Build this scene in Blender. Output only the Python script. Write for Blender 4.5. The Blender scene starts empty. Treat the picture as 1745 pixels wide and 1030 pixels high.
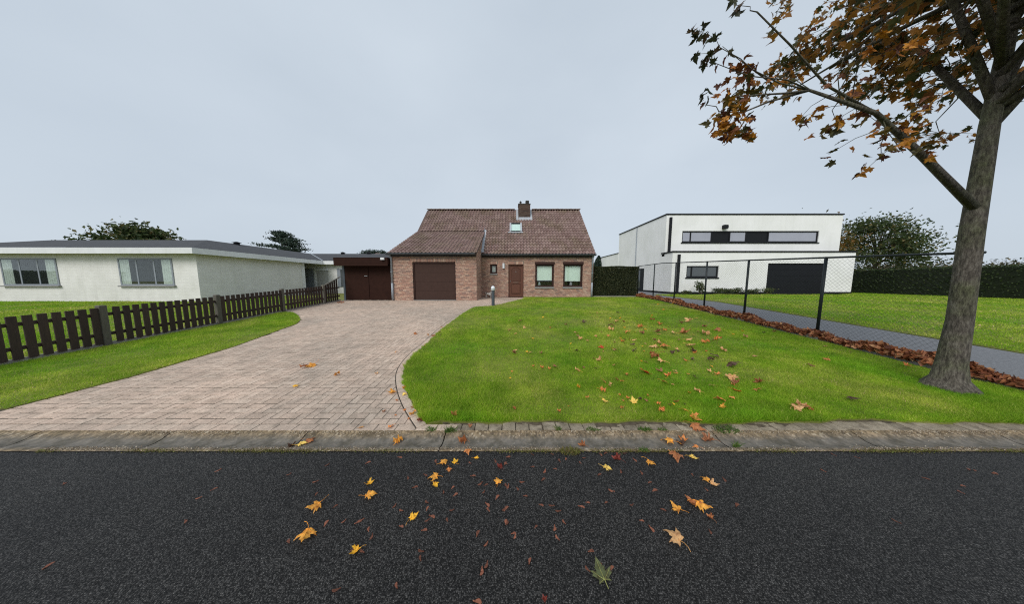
import bpy, math, random
import numpy as np
from mathutils import Vector, Matrix, Euler

R = math.radians
rng = np.random.default_rng(7)
random.seed(7)
scene = bpy.context.scene
COL = scene.collection

# ------------------------------------------------------------------ camera
CAM_Z, PITCH, FPX = 1.62, R(5.3), 400.0          # metres, radians, focal length in photo pixels (1745 wide)
cam_d = bpy.data.cameras.new('camera')
cam_d.sensor_fit = 'HORIZONTAL'; cam_d.sensor_width = 36.0
cam_d.lens = 36.0 * FPX / 1745.0
cam_d.clip_start = 0.05; cam_d.clip_end = 3000
cam = bpy.data.objects.new('camera', cam_d); COL.objects.link(cam)
cam.location = (0, 0, CAM_Z); cam.rotation_euler = (R(90) - PITCH, 0, 0)
scene.camera = cam

# ------------------------------------------------------------------ sky (overcast) and sun
SUN_EL, SUN_AZ = R(44), R(205)                    # high, from behind the camera
world = bpy.data.worlds.new('World'); scene.world = world; world.use_nodes = True
nt = world.node_tree; nt.nodes.clear()
out = nt.nodes.new('ShaderNodeOutputWorld')
sky = nt.nodes.new('ShaderNodeTexSky'); sky.sky_type = 'NISHITA'; sky.sun_disc = False
sky.sun_elevation = SUN_EL; sky.sun_rotation = SUN_AZ; sky.dust_density = 4.0; sky.air_density = 1.0
bg1 = nt.nodes.new('ShaderNodeBackground'); bg1.inputs[1].default_value = 0.08
nt.links.new(sky.outputs[0], bg1.inputs[0])
tc = nt.nodes.new('ShaderNodeTexCoord')
mp = nt.nodes.new('ShaderNodeMapping'); mp.inputs['Scale'].default_value = (1.0, 1.0, 2.2)
ns = nt.nodes.new('ShaderNodeTexNoise'); ns.inputs['Scale'].default_value = 1.5; ns.inputs['Detail'].default_value = 6; ns.inputs['Roughness'].default_value = 0.45
cr = nt.nodes.new('ShaderNodeValToRGB')
cr.color_ramp.elements[0].position = 0.3; cr.color_ramp.elements[0].color = (0.385, 0.440, 0.500, 1)
cr.color_ramp.elements[1].position = 0.7; cr.color_ramp.elements[1].color = (0.450, 0.505, 0.562, 1)
nt.links.new(tc.outputs['Generated'], mp.inputs[0]); nt.links.new(mp.outputs[0], ns.inputs[0]); nt.links.new(ns.outputs[0], cr.inputs[0])
bg2 = nt.nodes.new('ShaderNodeBackground'); bg2.inputs[1].default_value = 1.0
nt.links.new(cr.outputs[0], bg2.inputs[0])
mx = nt.nodes.new('ShaderNodeMixShader'); mx.inputs[0].default_value = 0.92
nt.links.new(bg1.outputs[0], mx.inputs[1]); nt.links.new(bg2.outputs[0], mx.inputs[2]); nt.links.new(mx.outputs[0], out.inputs[0])

sun_d = bpy.data.lights.new('sun', 'SUN'); sun_d.energy = 1.5; sun_d.angle = R(32); sun_d.color = (1.0, 0.97, 0.93)
sun = bpy.data.objects.new('sun', sun_d); COL.objects.link(sun)
sd = Vector((math.sin(SUN_AZ) * math.cos(SUN_EL), math.cos(SUN_AZ) * math.cos(SUN_EL), math.sin(SUN_EL)))
sun.rotation_euler = sd.to_track_quat('Z', 'Y').to_euler()
sun.location = (0, -10, 30)

vs = scene.view_settings
vs.view_transform = 'Standard'; vs.look = 'None'; vs.exposure = 0.55; vs.gamma = 1.0
scene.render.engine = 'CYCLES'
scene.cycles.use_denoising = False
scene.cycles.use_adaptive_sampling = False
scene.cycles.filter_width = 1.15
scene.cycles.sample_clamp_indirect = 4.0
scene.cycles.max_bounces = 6; scene.cycles.transparent_max_bounces = 12

# ------------------------------------------------------------------ measuring helpers
CP, SP = math.cos(PITCH), math.sin(PITCH)
def ray(px, py):
    u, v = (px - 872.5) / FPX, (py - 515.0) / FPX
    return u, CP - v * SP, -(SP + v * CP)
def at(px, py, Y):                                # point on the vertical plane y = Y
    dx, dy, dz = ray(px, py); t = Y / dy
    return dx * t, CAM_Z + dz * t
PLAT = 0.55
def prof(y):                                      # height of the rising front garden
    return 0.02 + np.clip((np.asarray(y, float) - 2.4) / 10.0, 0, 1) * (PLAT - 0.02)
def ground(px, py):                               # point of the ground seen there
    dx, dy, dz = ray(px, py)
    lo, hi = 0.2, 60.0
    for _ in range(50):
        m = (lo + hi) / 2
        y = m * dy
        g = float(prof(y)) if y > 2.38 else 0.0
        if CAM_Z + dz * m > g: lo = m
        else: hi = m
    return dx * lo, dy * lo
def inside(px, py, poly):
    px = np.asarray(px); py = np.asarray(py)
    r = np.zeros(px.shape, bool); n = len(poly); j = n - 1
    for i in range(n):
        xi, yi = poly[i]; xj, yj = poly[j]
        c = ((yi > py) != (yj > py)) & (px < (xj - xi) * (py - yi) / ((yj - yi) or 1e-12) + xi)
        r ^= c; j = i
    return r
def smooth_line(pts, n=6):                        # Catmull-Rom
    P = [pts[0]] + list(pts) + [pts[-1]]; o = []
    for i in range(1, len(P) - 2):
        p0, p1, p2, p3 = [np.array(q, float) for q in P[i - 1:i + 3]]
        for k in range(n):
            t = k / n
            o.append(tuple(0.5 * ((2 * p1) + (-p0 + p2) * t + (2 * p0 - 5 * p1 + 4 * p2 - p3) * t * t + (-p0 + 3 * p1 - 3 * p2 + p3) * t ** 3)))
    o.append(tuple(pts[-1])); return o

# ------------------------------------------------------------------ materials
def nodes(name):
    m = bpy.data.materials.new(name); m.use_nodes = True
    n = m.node_tree; b = n.nodes['Principled BSDF']; return m, n, b
def lk(n, a, b): n.links.new(a, b)
def noise(n, scale, detail=4, rough=0.6, vec=None):
    t = n.nodes.new('ShaderNodeTexNoise'); t.inputs['Scale'].default_value = scale
    t.inputs['Detail'].default_value = detail; t.inputs['Roughness'].default_value = rough
    if vec is not None: lk(n, vec, t.inputs['Vector'])
    return t
def ramp(n, src, stops, interp='LINEAR'):
    r = n.nodes.new('ShaderNodeValToRGB'); r.color_ramp.interpolation = interp
    e = r.color_ramp.elements
    while len(e) < len(stops): e.new(0.5)
    for k, (p, c) in enumerate(stops):
        e[k].position = p; e[k].color = (*c, 1)
    lk(n, src, r.inputs[0]); return r
def mixc(n, fac, a, b, mode='MIX'):
    m = n.nodes.new('ShaderNodeMix'); m.data_type = 'RGBA'; m.blend_type = mode
    if hasattr(fac, 'links'): lk(n, fac, m.inputs[0])
    else: m.inputs[0].default_value = fac
    for s, k in ((a, 6), (b, 7)):
        if hasattr(s, 'links'): lk(n, s, m.inputs[k])
        else: m.inputs[k].default_value = (*s, 1)
    return m.outputs[2]
def objvec(n, world_pos=False):
    if world_pos: return n.nodes.new('ShaderNodeNewGeometry').outputs['Position']
    return n.nodes.new('ShaderNodeTexCoord').outputs['Object']
def bump(n, b, src, strength, dist=0.01):
    k = n.nodes.new('ShaderNodeBump'); k.inputs['Strength'].default_value = strength; k.inputs['Distance'].default_value = dist
    lk(n, src, k.inputs['Height']); lk(n, k.outputs[0], b.inputs['Normal']); return k
def rnd_attr(n):                                  # per-piece random: face attribute of joined pieces + object random
    a = n.nodes.new('ShaderNodeAttribute'); a.attribute_name = 'rnd'
    o = n.nodes.new('ShaderNodeObjectInfo')
    s = n.nodes.new('ShaderNodeMath'); s.operation = 'ADD'; lk(n, a.outputs['Fac'], s.inputs[0]); lk(n, o.outputs['Random'], s.inputs[1])
    f = n.nodes.new('ShaderNodeMath'); f.operation = 'FRACT'; lk(n, s.outputs[0], f.inputs[0]); return f.outputs[0]
def simple(name, c, rough=0.7, var=0.15, scale=8.0, bmp=0.0, bscale=60.0, metal=0.0, spec=0.4, world_pos=True):
    m, n, b = nodes(name)
    v = objvec(n, world_pos)
    t = noise(n, scale, 5, 0.6, v)
    c0 = tuple(x * (1 - var) for x in c); c1 = tuple(min(1, x * (1 + var)) for x in c)
    r = ramp(n, t.outputs[0], [(0.3, c0), (0.7, c1)])
    lk(n, r.outputs[0], b.inputs['Base Color'])
    b.inputs['Roughness'].default_value = rough; b.inputs['Metallic'].default_value = metal
    b.inputs['Specular IOR Level'].default_value = spec
    if bmp: bump(n, b, noise(n, bscale, 4, 0.6, v).outputs[0], bmp)
    return m
M = {}
M['zinc'] = simple('zinc', (0.30, 0.335, 0.37), 0.5, 0.15, 6)
M['gutter_zinc'] = simple('gutter_zinc', (0.075, 0.085, 0.095), 0.45, 0.3, 9, metal=0.3)
M['flash'] = simple('lead_flashing', (0.42, 0.44, 0.47), 0.5, 0.15, 12, metal=0.2)
M['dark_fascia'] = simple('dark_fascia', (0.018, 0.017, 0.017), 0.6)
M['brown_frame'] = simple('brown_frame', (0.042, 0.020, 0.016), 0.6, 0.2, 20, spec=0.2)
M['garage_brown'] = simple('garage_brown', (0.054, 0.029, 0.0225), 0.7, 0.1, 5, spec=0.2)
M['shed_brown'] = simple('shed_brown', (0.030, 0.0125, 0.0085), 0.8, 0.18, 5, spec=0.12)
M['sill'] = simple('sill_stone', (0.26, 0.26, 0.25), 0.7, 0.2, 20)
M['white_paint'] = simple('white_paint', (0.78, 0.79, 0.80), 0.5, 0.04, 4)
M['concrete'] = simple('concrete', (0.33, 0.315, 0.28), 0.85, 0.3, 14, 0.3, 90)
M['anthracite'] = simple('anthracite', (0.011, 0.012, 0.015), 0.6, 0.15, 6, spec=0.2)
M['fence_green'] = simple('fence_green', (0.010, 0.016, 0.018), 0.45, 0.1)
M['bollard_grey'] = simple('bollard_grey', (0.065, 0.078, 0.092), 0.45, 0.08, 10)
M['interior'] = simple('unlit_interior', (0.012, 0.013, 0.014), 0.9)  # near-black: the darkness of unlit rooms put into the colour
M['blind'] = simple('blind_fabric', (0.78, 0.84, 0.76), 0.8, 0.05, 4)
M['ornament'] = simple('ornament', (0.30, 0.27, 0.33), 0.5)
M['steel'] = simple('steel', (0.55, 0.55, 0.55), 0.3, 0.05, metal=0.9)
M['soil'] = simple('soil', (0.085, 0.066, 0.045), 0.95, 0.4, 18, 0.6, 80)
M['soil_dark'] = simple('joint_dirt', (0.035, 0.030, 0.022), 0.95, 0.4, 30)
M['sand'] = simple('joint_sand', (0.060, 0.049, 0.037), 0.95, 0.35, 25, 0.4, 150)
M['pot_black'] = simple('cowl', (0.035, 0.035, 0.032), 0.7, 0.3, 20)
M['bark'] = simple('bark', (0.095, 0.078, 0.060), 0.9, 0.4, 22, 0.8, 45)
m, n, b = nodes('trunk_bark'); v = objvec(n, True); mpp = n.nodes.new('ShaderNodeMapping'); mpp.inputs['Scale'].default_value = (38, 38, 10); lk(n, v, mpp.inputs[0])
t = noise(n, 1.0, 7, 0.7, mpp.outputs[0]); r = ramp(n, t.outputs[0], [(0.36, (0.035, 0.028, 0.022)), (0.5, (0.10, 0.085, 0.068)), (0.66, (0.19, 0.17, 0.14))])
t2 = noise(n, 2.2, 4, 0.6, v); al = ramp(n, t2.outputs[0], [(0.45, (1, 1, 1)), (0.65, (0.8, 0.95, 0.62))]); lk(n, mixc(n, 1.0, r.outputs[0], al.outputs[0], 'MULTIPLY'), b.inputs['Base Color']); b.inputs['Roughness'].default_value = 0.9; bump(n, b, t.outputs[0], 1.0, 0.03); M['trunk_bark'] = m
M['twig'] = simple('twig', (0.10, 0.070, 0.055), 0.8, 0.2, 22)
M['grey_door'] = simple('grey_door', (0.26, 0.285, 0.32), 0.5, 0.05, 4)
M['shutter'] = simple('roller_shutter', (0.50, 0.49, 0.46), 0.6, 0.04, 4)
M['flat_roof'] = simple('roof_felt', (0.045, 0.047, 0.052), 0.85, 0.25, 5, 0.3, 60)
M['tar'] = simple('tar', (0.05, 0.05, 0.05), 0.9)

def brick_mat(name, stops, mul=1.0, sat_noise=0.3):
    m, n, b = nodes(name)
    v = objvec(n, True)
    r = ramp(n, rnd_attr(n), [(p, tuple(x * mul for x in c)) for p, c in stops], 'CONSTANT')
    t = noise(n, 26, 6, 0.7, v)
    t2 = noise(n, 0.9, 3, 0.5, v)
    k = ramp(n, t.outputs[0], [(0.25, (0.62, 0.62, 0.62)), (0.75, (1.3, 1.3, 1.3))])
    k2 = ramp(n, t2.outputs[0], [(0.3, (0.85, 0.86, 0.88)), (0.7, (1.1, 1.08, 1.05))])
    c = mixc(n, 1.0, r.outputs[0], k.outputs[0], 'MULTIPLY')
    c = mixc(n, 1.0, c, k2.outputs[0], 'MULTIPLY')
    lk(n, c, b.inputs['Base Color']); b.inputs['Roughness'].default_value = 0.9
    bump(n, b, noise(n, 70, 5, 0.7, v).outputs[0], 0.5, 0.006)
    return m
BR = [(0.0, (0.40, 0.235, 0.165)), (0.16, (0.34, 0.185, 0.13)), (0.30, (0.46, 0.31, 0.225)), (0.46, (0.37, 0.22, 0.165)),
      (0.58, (0.30, 0.155, 0.115)), (0.70, (0.42, 0.285, 0.215)), (0.82, (0.27, 0.175, 0.14)), (0.90, (0.17, 0.115, 0.10)), (0.96, (0.50, 0.37, 0.28))]
mean_ = (0.355, 0.228, 0.178)
BR = [(p, tuple(m_ + (c_ - m_) * 0.66 for c_, m_ in zip(c, mean_))) for p, c in BR]
M['brick'] = brick_mat('brick', BR, 1.22)
M['brick_dark'] = brick_mat('chimney_brick', BR, 0.24)
M['mortar'] = simple('mortar', (0.235, 0.195, 0.16), 0.95, 0.2, 20, 0.3, 90)
M['mortar_dark'] = simple('mortar_dark', (0.075, 0.066, 0.052), 0.95, 0.2, 20)

# roof tile: brown-mauve with lichen
m, n, b = nodes('roof_tile'); v = objvec(n, True)
r = ramp(n, rnd_attr(n), [(0.0, (0.195, 0.118, 0.100)), (0.25, (0.225, 0.145, 0.128)), (0.5, (0.165, 0.096, 0.082)), (0.75, (0.255, 0.170, 0.148))])
t = noise(n, 1.1, 4, 0.6, v)
lich = ramp(n, t.outputs[0], [(0.45, (1, 1, 1)), (0.66, (0.74, 0.78, 0.60))])
c = mixc(n, 1.0, r.outputs[0], lich.outputs[0], 'MULTIPLY')
t2 = noise(n, 30, 5, 0.7, v); k = ramp(n, t2.outputs[0], [(0.3, (0.6, 0.6, 0.6)), (0.7, (1.25, 1.25, 1.25))])
c = mixc(n, 0.8, c, k.outputs[0], 'MULTIPLY')
lk(n, c, b.inputs['Base Color']); b.inputs['Roughness'].default_value = 0.55
bump(n, b, t2.outputs[0], 0.25, 0.005); M['tile'] = m
M['tile_under'] = simple('tile_underlay', (0.11, 0.075, 0.065), 0.9)
M['ridge'] = simple('ridge_tile', (0.12, 0.085, 0.07), 0.75, 0.4, 9)

# pavers
m, n, b = nodes('paver'); v = objvec(n, True)
r = ramp(n, rnd_attr(n), [(0.0, (0.43, 0.338, 0.276)), (0.3, (0.485, 0.383, 0.316)), (0.6, (0.45, 0.36, 0.296)), (1.0, (0.505, 0.41, 0.34))])
sp = noise(n, 62, 7, 0.95, v); spk = ramp(n, sp.outputs[0], [(0.36, (0.40, 0.38, 0.35)), (0.5, (1, 1, 1)), (0.64, (1.55, 1.52, 1.46))])
lg = noise(n, 0.55, 5, 0.65, v); lgk = ramp(n, lg.outputs[0], [(0.35, (0.78, 0.80, 0.80)), (0.65, (1.10, 1.06, 1.03))])
md = noise(n, 5.0, 6, 0.75, v); mdk = ramp(n, md.outputs[0], [(0.34, (0.70, 0.70, 0.68)), (0.56, (1.10, 1.09, 1.07))])
c = mixc(n, 0.85, r.outputs[0], spk.outputs[0], 'MULTIPLY'); c = mixc(n, 1.0, c, lgk.outputs[0], 'MULTIPLY'); c = mixc(n, 0.9, c, mdk.outputs[0], 'MULTIPLY')
lk(n, c, b.inputs['Base Color']); b.inputs['Roughness'].default_value = 0.9
bump(n, b, sp.outputs[0], 0.5, 0.004); M['paver'] = m
m, n, b = nodes('kerb_block'); v = objvec(n, True)
r = ramp(n, rnd_attr(n), [(0.0, (0.25, 0.21, 0.16)), (0.5, (0.32, 0.27, 0.21)), (1.0, (0.20, 0.17, 0.13))])
d = noise(n, 9, 5, 0.7, v); dk = ramp(n, d.outputs[0], [(0.35, (0.45, 0.43, 0.38)), (0.62, (1.1, 1.1, 1.05))])
s2 = noise(n, 170, 3, 0.8, v); sk = ramp(n, s2.outputs[0], [(0.35, (0.6, 0.6, 0.6)), (0.65, (1.3, 1.3, 1.3))])
c = mixc(n, 1.0, mixc(n, 1.0, r.outputs[0], dk.outputs[0], 'MULTIPLY'), sk.outputs[0], 'MULTIPLY')
lk(n, c, b.inputs['Base Color']); b.inputs['Roughness'].default_value = 0.9; bump(n, b, s2.outputs[0], 0.5, 0.004); M['kerb'] = m

# gutter concrete: exposed aggregate, grime in the channel, moss and rust along the edges (wear with its own shape)
m, n, b = nodes('gutter_concrete'); v = objvec(n, True)
vo = n.nodes.new('ShaderNodeTexVoronoi'); vo.inputs['Scale'].default_value = 46; lk(n, v, vo.inputs['Vector'])
agg = ramp(n, vo.outputs['Color'], [(0.0, (0.070, 0.050, 0.030)), (0.4, (0.17, 0.125, 0.075)), (0.75, (0.29, 0.220, 0.140)), (0.92, (0.42, 0.36, 0.28)), (1.0, (0.55, 0.50, 0.42))])
sep = n.nodes.new('ShaderNodeSeparateXYZ'); lk(n, v, sep.inputs[0])
wob = noise(n, 2.2, 4, 0.6, v); 
wa = n.nodes.new('ShaderNodeMath'); wa.operation = 'MULTIPLY_ADD'; wa.inputs[1].default_value = 0.09; lk(n, wob.outputs[0], wa.inputs[0]); lk(n, sep.outputs[1], wa.inputs[2])
band = ramp(n, wa.outputs[0], [(0.0, (0, 0, 0)), (1.0, (1, 1, 1))])
mr = n.nodes.new('ShaderNodeMapRange'); mr.inputs[1].default_value = 2.08; mr.inputs[2].default_value = 2.48; lk(n, wa.outputs[0], mr.inputs[0])
bd = ramp(n, mr.outputs[0], [(0.10, (0, 0, 0)), (0.26, (1, 1, 1)), (0.56, (1, 1, 1)), (0.78, (0, 0, 0))])
dirty = mixc(n, 0.84, agg.outputs[0], (0.105, 0.104, 0.102))
g = mixc(n, bd.outputs[0], agg.outputs[0], dirty)
ed = noise(n, 7, 5, 0.7, v); edk = ramp(n, ed.outputs[0], [(0.38, (0.60, 0.57, 0.46)), (0.60, (1.25, 1.2, 1.1))])
g = mixc(n, 1.0, g, edk.outputs[0], 'MULTIPLY')
lk(n, g, b.inputs['Base Color']); b.inputs['Roughness'].default_value = 0.85; bump(n, b, vo.outputs['Distance'], 0.6, 0.004); M['gutter'] = m

# asphalt
m, n, b = nodes('asphalt'); v = objvec(n, True)
vo = n.nodes.new('ShaderNodeTexVoronoi'); vo.inputs['Scale'].default_value = 150; vo.inputs['Randomness'].default_value = 1.0; lk(n, v, vo.inputs['Vector'])
st = ramp(n, vo.outputs['Color'], [(0.0, (0.008, 0.0078, 0.0074)), (0.4, (0.034, 0.033, 0.032)), (0.75, (0.094, 0.091, 0.087)), (0.95, (0.16, 0.155, 0.147)), (1.0, (0.26, 0.25, 0.235))])
pit = ramp(n, vo.outputs['Distance'], [(0.25, (1.25, 1.25, 1.25)), (0.7, (0.2, 0.2, 0.2))])
lg = noise(n, 0.8, 4, 0.6, v); lk2 = ramp(n, lg.outputs[0], [(0.3, (0.82, 0.82, 0.84)), (0.7, (1.18, 1.18, 1.17))])
c = mixc(n, 1.0, st.outputs[0], pit.outputs[0], 'MULTIPLY'); c = mixc(n, 1.0, c, lk2.outputs[0], 'MULTIPLY')
lk(n, c, b.inputs['Base Color']); b.inputs['Roughness'].default_value = 0.62; b.inputs['Specular IOR Level'].default_value = 0.25
h1 = noise(n, 190, 3, 0.7, v)
ad = n.nodes.new('ShaderNodeMath'); ad.operation = 'SUBTRACT'; lk(n, h1.outputs[0], ad.inputs[0]); lk(n, vo.outputs['Distance'], ad.inputs[1])
bump(n, b, ad.outputs[0], 1.0, 0.012); M['asphalt'] = m

# grass blade + lawn soil
def grass_mat(name, dry=0.0, mul=1.0):
    m, n, b = nodes(name); v = objvec(n, True)
    a = n.nodes.new('ShaderNodeAttribute'); a.attribute_name = 'rnd'
    base = ramp(n, a.outputs['Fac'], [(0.0, (0.062, 0.115, 0.006)), (0.35, (0.112, 0.190, 0.010)), (0.68, (0.165, 0.238, 0.018)), (0.84, (0.25, 0.27, 0.05)), (0.93, (0.36, 0.29, 0.11)), (1.0, (0.42, 0.32, 0.16))])
    p = noise(n, 0.45, 5, 0.65, v)
    pk = ramp(n, p.outputs[0], [(0.36, (0.70, 0.92, 0.6)), (0.5, (1.02, 1.0, 1.0)), (0.62, (1.45, 1.12, 2.4))])
    p2 = noise(n, 2.6, 4, 0.6, v)
    pk2 = ramp(n, p2.outputs[0], [(0.34, (0.72, 0.78, 0.7)), (0.64, (1.16, 1.12, 1.1))])
    c = mixc(n, 1.0, base.outputs[0], pk.outputs[0], 'MULTIPLY'); c = mixc(n, 1.0, c, pk2.outputs[0], 'MULTIPLY')
    c = mixc(n, 1.0, c, (mul, mul, mul), 'MULTIPLY')
    lk(n, c, b.inputs['Base Color']); b.inputs['Roughness'].default_value = 0.6; b.inputs['Specular IOR Level'].default_value = 0.25
    tr = n.nodes.new('ShaderNodeBsdfTranslucent'); lk(n, c, tr.inputs[0])
    mx = n.nodes.new('ShaderNodeMixShader'); mx.inputs[0].default_value = 0.45
    lk(n, b.outputs[0], mx.inputs[1]); lk(n, tr.outputs[0], mx.inputs[2]); lk(n, mx.outputs[0], n.nodes['Material Output'].inputs[0])
    return m
M['grass'] = grass_mat('grass', mul=2.4)
M['lawn_base'] = simple('lawn_base', (0.145, 0.160, 0.030), 0.95, 0.35, 3.0, 0.6, 60)

def foliage_mat(name, stops, transl=0.35, rough=0.55, use_color=False):
    m, n, b = nodes(name); v = objvec(n, True)
    if use_color:
        o = n.nodes.new('ShaderNodeObjectInfo')
        vo = objvec(n, False)
        ofs = n.nodes.new('ShaderNodeVectorMath'); ofs.operation = 'ADD'; sc_ = n.nodes.new('ShaderNodeMath'); sc_.operation = 'MULTIPLY'; sc_.inputs[1].default_value = 40.0; lk(n, o.outputs['Random'], sc_.inputs[0]); lk(n, vo, ofs.inputs[0]); lk(n, sc_.outputs[0], ofs.inputs[1]); v2 = ofs.outputs[0]
        t = noise(n, 4.0, 6, 0.7, v2); k = ramp(n, t.outputs[0], [(0.34, (0.42, 0.28, 0.24)), (0.5, (0.95, 0.9, 0.85)), (0.64, (1.2, 1.22, 1.15))])
        c = mixc(n, 1.0, o.outputs['Color'], k.outputs[0], 'MULTIPLY')
        at_ = n.nodes.new('ShaderNodeAttribute'); at_.attribute_name = 'rnd'
        vk = ramp(n, at_.outputs['Fac'], [(0.0, (1, 1, 1)), (1.0, (1.35, 1.3, 1.0))])
        c = mixc(n, 1.0, c, vk.outputs[0], 'MULTIPLY')
    else:
        a = n.nodes.new('ShaderNodeAttribute'); a.attribute_name = 'rnd'
        c = ramp(n, a.outputs['Fac'], stops).outputs[0]
    lk(n, c, b.inputs['Base Color']); b.inputs['Roughness'].default_value = rough; b.inputs['Specular IOR Level'].default_value = 0.3
    tr = n.nodes.new('ShaderNodeBsdfTranslucent'); lk(n, c, tr.inputs[0])
    mx = n.nodes.new('ShaderNodeMixShader'); mx.inputs[0].default_value = transl
    lk(n, b.outputs[0], mx.inputs[1]); lk(n, tr.outputs[0], mx.inputs[2]); lk(n, mx.outputs[0], n.nodes['Material Output'].inputs[0])
    return m
M['hedge'] = foliage_mat('hedge_leaf', [(0, (0.018, 0.026, 0.011)), (0.4, (0.050, 0.062, 0.024)), (0.75, (0.10, 0.10, 0.04)), (1, (0.20, 0.16, 0.07))], 0.2)
M['beech'] = foliage_mat('beech_leaf', [(0, (0.11, 0.036, 0.020)), (0.4, (0.27, 0.095, 0.045)), (0.75, (0.45, 0.18, 0.08)), (1, (0.60, 0.34, 0.17))], 0.25)
M['pine'] = foliage_mat('pine_needle', [(0, (0.014, 0.028, 0.022)), (0.6, (0.036, 0.062, 0.046)), (1, (0.07, 0.10, 0.065))], 0.15)
M['shrub'] = foliage_mat('shrub_leaf', [(0, (0.025, 0.045, 0.015)), (0.5, (0.055, 0.085, 0.025)), (0.85, (0.10, 0.12, 0.04)), (1, (0.20, 0.15, 0.06))], 0.3)
M['autumn'] = foliage_mat('autumn_tree_leaf', [(0, (0.040, 0.050, 0.015)), (0.35, (0.10, 0.085, 0.02)), (0.7, (0.19, 0.12, 0.03)), (1, (0.26, 0.12, 0.03))], 0.35)
M['maple'] = foliage_mat('maple_leaf', [(0, (0.035, 0.045, 0.016)), (0.3, (0.075, 0.075, 0.020)), (0.5, (0.20, 0.095, 0.022)), (0.72, (0.34, 0.145, 0.024)), (0.9, (0.42, 0.20, 0.03)), (1, (0.15, 0.045, 0.03))], 0.4)
M['leaf'] = foliage_mat('single_leaf', [], 0.25, 0.5, use_color=True)
M['weed'] = foliage_mat('weed_leaf', [(0, (0.05, 0.10, 0.02)), (0.6, (0.10, 0.19, 0.035)), (1, (0.2, 0.22, 0.07))], 0.35)
M['moss'] = foliage_mat('moss', [(0, (0.09, 0.075, 0.025)), (0.5, (0.14, 0.12, 0.03)), (0.8, (0.13, 0.17, 0.03)), (1, (0.24, 0.17, 0.08))], 0.2)

def wood_mat(name, c0, c1, axis_scale=(12, 12, 1.2)):
    m, n, b = nodes(name); v = objvec(n, True)
    mpp = n.nodes.new('ShaderNodeMapping'); mpp.inputs['Scale'].default_value = axis_scale; lk(n, v, mpp.inputs[0])
    t = noise(n, 6, 6, 0.7, mpp.outputs[0]); r = ramp(n, t.outputs[0], [(0.3, c0), (0.7, c1)])
    k = ramp(n, rnd_attr(n), [(0, (0.75, 0.75, 0.75)), (1, (1.25, 1.25, 1.25))])
    lk(n, mixc(n, 1.0, r.outputs[0], k.outputs[0], 'MULTIPLY'), b.inputs['Base Color']); b.inputs['Roughness'].default_value = 0.65
    bump(n, b, t.outputs[0], 0.25, 0.004); return m
M['picket'] = wood_mat('stained_picket', (0.020, 0.011, 0.008), (0.048, 0.027, 0.019))
M['post_wood'] = wood_mat('weathered_post', (0.085, 0.075, 0.058), (0.16, 0.145, 0.115))
M['door_wood'] = wood_mat('front_door_wood', (0.064, 0.021, 0.011), (0.125, 0.046, 0.024))
M['white_brick'] = None
m, n, b = nodes('white_painted_brick'); v = objvec(n, True)
sep = n.nodes.new('ShaderNodeSeparateXYZ'); lk(n, v, sep.inputs[0])
su = n.nodes.new('ShaderNodeMath'); su.operation = 'ADD'; lk(n, sep.outputs[0], su.inputs[0]); lk(n, sep.outputs[1], su.inputs[1])
cb = n.nodes.new('ShaderNodeCombineXYZ'); lk(n, su.outputs[0], cb.inputs[0]); lk(n, sep.outputs[2], cb.inputs[1])
bt = n.nodes.new('ShaderNodeTexBrick'); bt.inputs['Scale'].default_value = 1.0; bt.inputs['Brick Width'].default_value = 0.22; bt.inputs['Row Height'].default_value = 0.077
bt.inputs['Mortar Size'].default_value = 0.006; bt.inputs['Color1'].default_value = (0.78, 0.77, 0.745, 1); bt.inputs['Color2'].default_value = (0.83, 0.82, 0.80, 1); bt.inputs['Mortar'].default_value = (0.70, 0.69, 0.665, 1)
lk(n, cb.outputs[0], bt.inputs['Vector'])
t = noise(n, 1.5, 5, 0.6, v); k = ramp(n, t.outputs[0], [(0.3, (0.9, 0.9, 0.88)), (0.7, (1.04, 1.04, 1.03))])
lk(n, mixc(n, 1.0, bt.outputs[0], k.outputs[0], 'MULTIPLY'), b.inputs['Base Color']); b.inputs['Roughness'].default_value = 0.7
bump(n, b, bt.outputs[1], -0.3, 0.004); M['white_brick'] = m
M['white_render'] = simple('white_render', (0.89, 0.89, 0.88), 0.9, 0.02, 0.7)
def streaks(mat_, amount):
    n = mat_.node_tree; b = n.nodes['Principled BSDF']; src = b.inputs['Base Color'].links[0].from_socket; v = objvec(n, True)
    mpp = n.nodes.new('ShaderNodeMapping'); mpp.inputs['Scale'].default_value = (5.0, 5.0, 0.35); lk(n, v, mpp.inputs[0])
    t = noise(n, 1.0, 6, 0.65, mpp.outputs[0]); r = ramp(n, t.outputs[0], [(0.36, (1 - amount, 1 - amount, 1 - amount * 1.1)), (0.56, (1, 1, 1))])
    t2 = noise(n, 0.6, 5, 0.6, v); r2 = ramp(n, t2.outputs[0], [(0.36, (0.93, 0.935, 0.92)), (0.6, (1, 1, 1))])
    lk(n, mixc(n, 1.0, mixc(n, 1.0, src, r.outputs[0], 'MULTIPLY'), r2.outputs[0], 'MULTIPLY'), b.inputs['Base Color'])
streaks(M['white_render'], 0.035); streaks(M['white_brick'], 0.06); streaks(M['white_paint'], 0.05)
M['curtain'] = simple('net_curtain', (0.62, 0.62, 0.60), 0.9, 0.12, 9)
M['grey_paver'] = simple('grey_paver', (0.165, 0.17, 0.18), 0.9, 0.25, 30, 0.4, 120)

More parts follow.
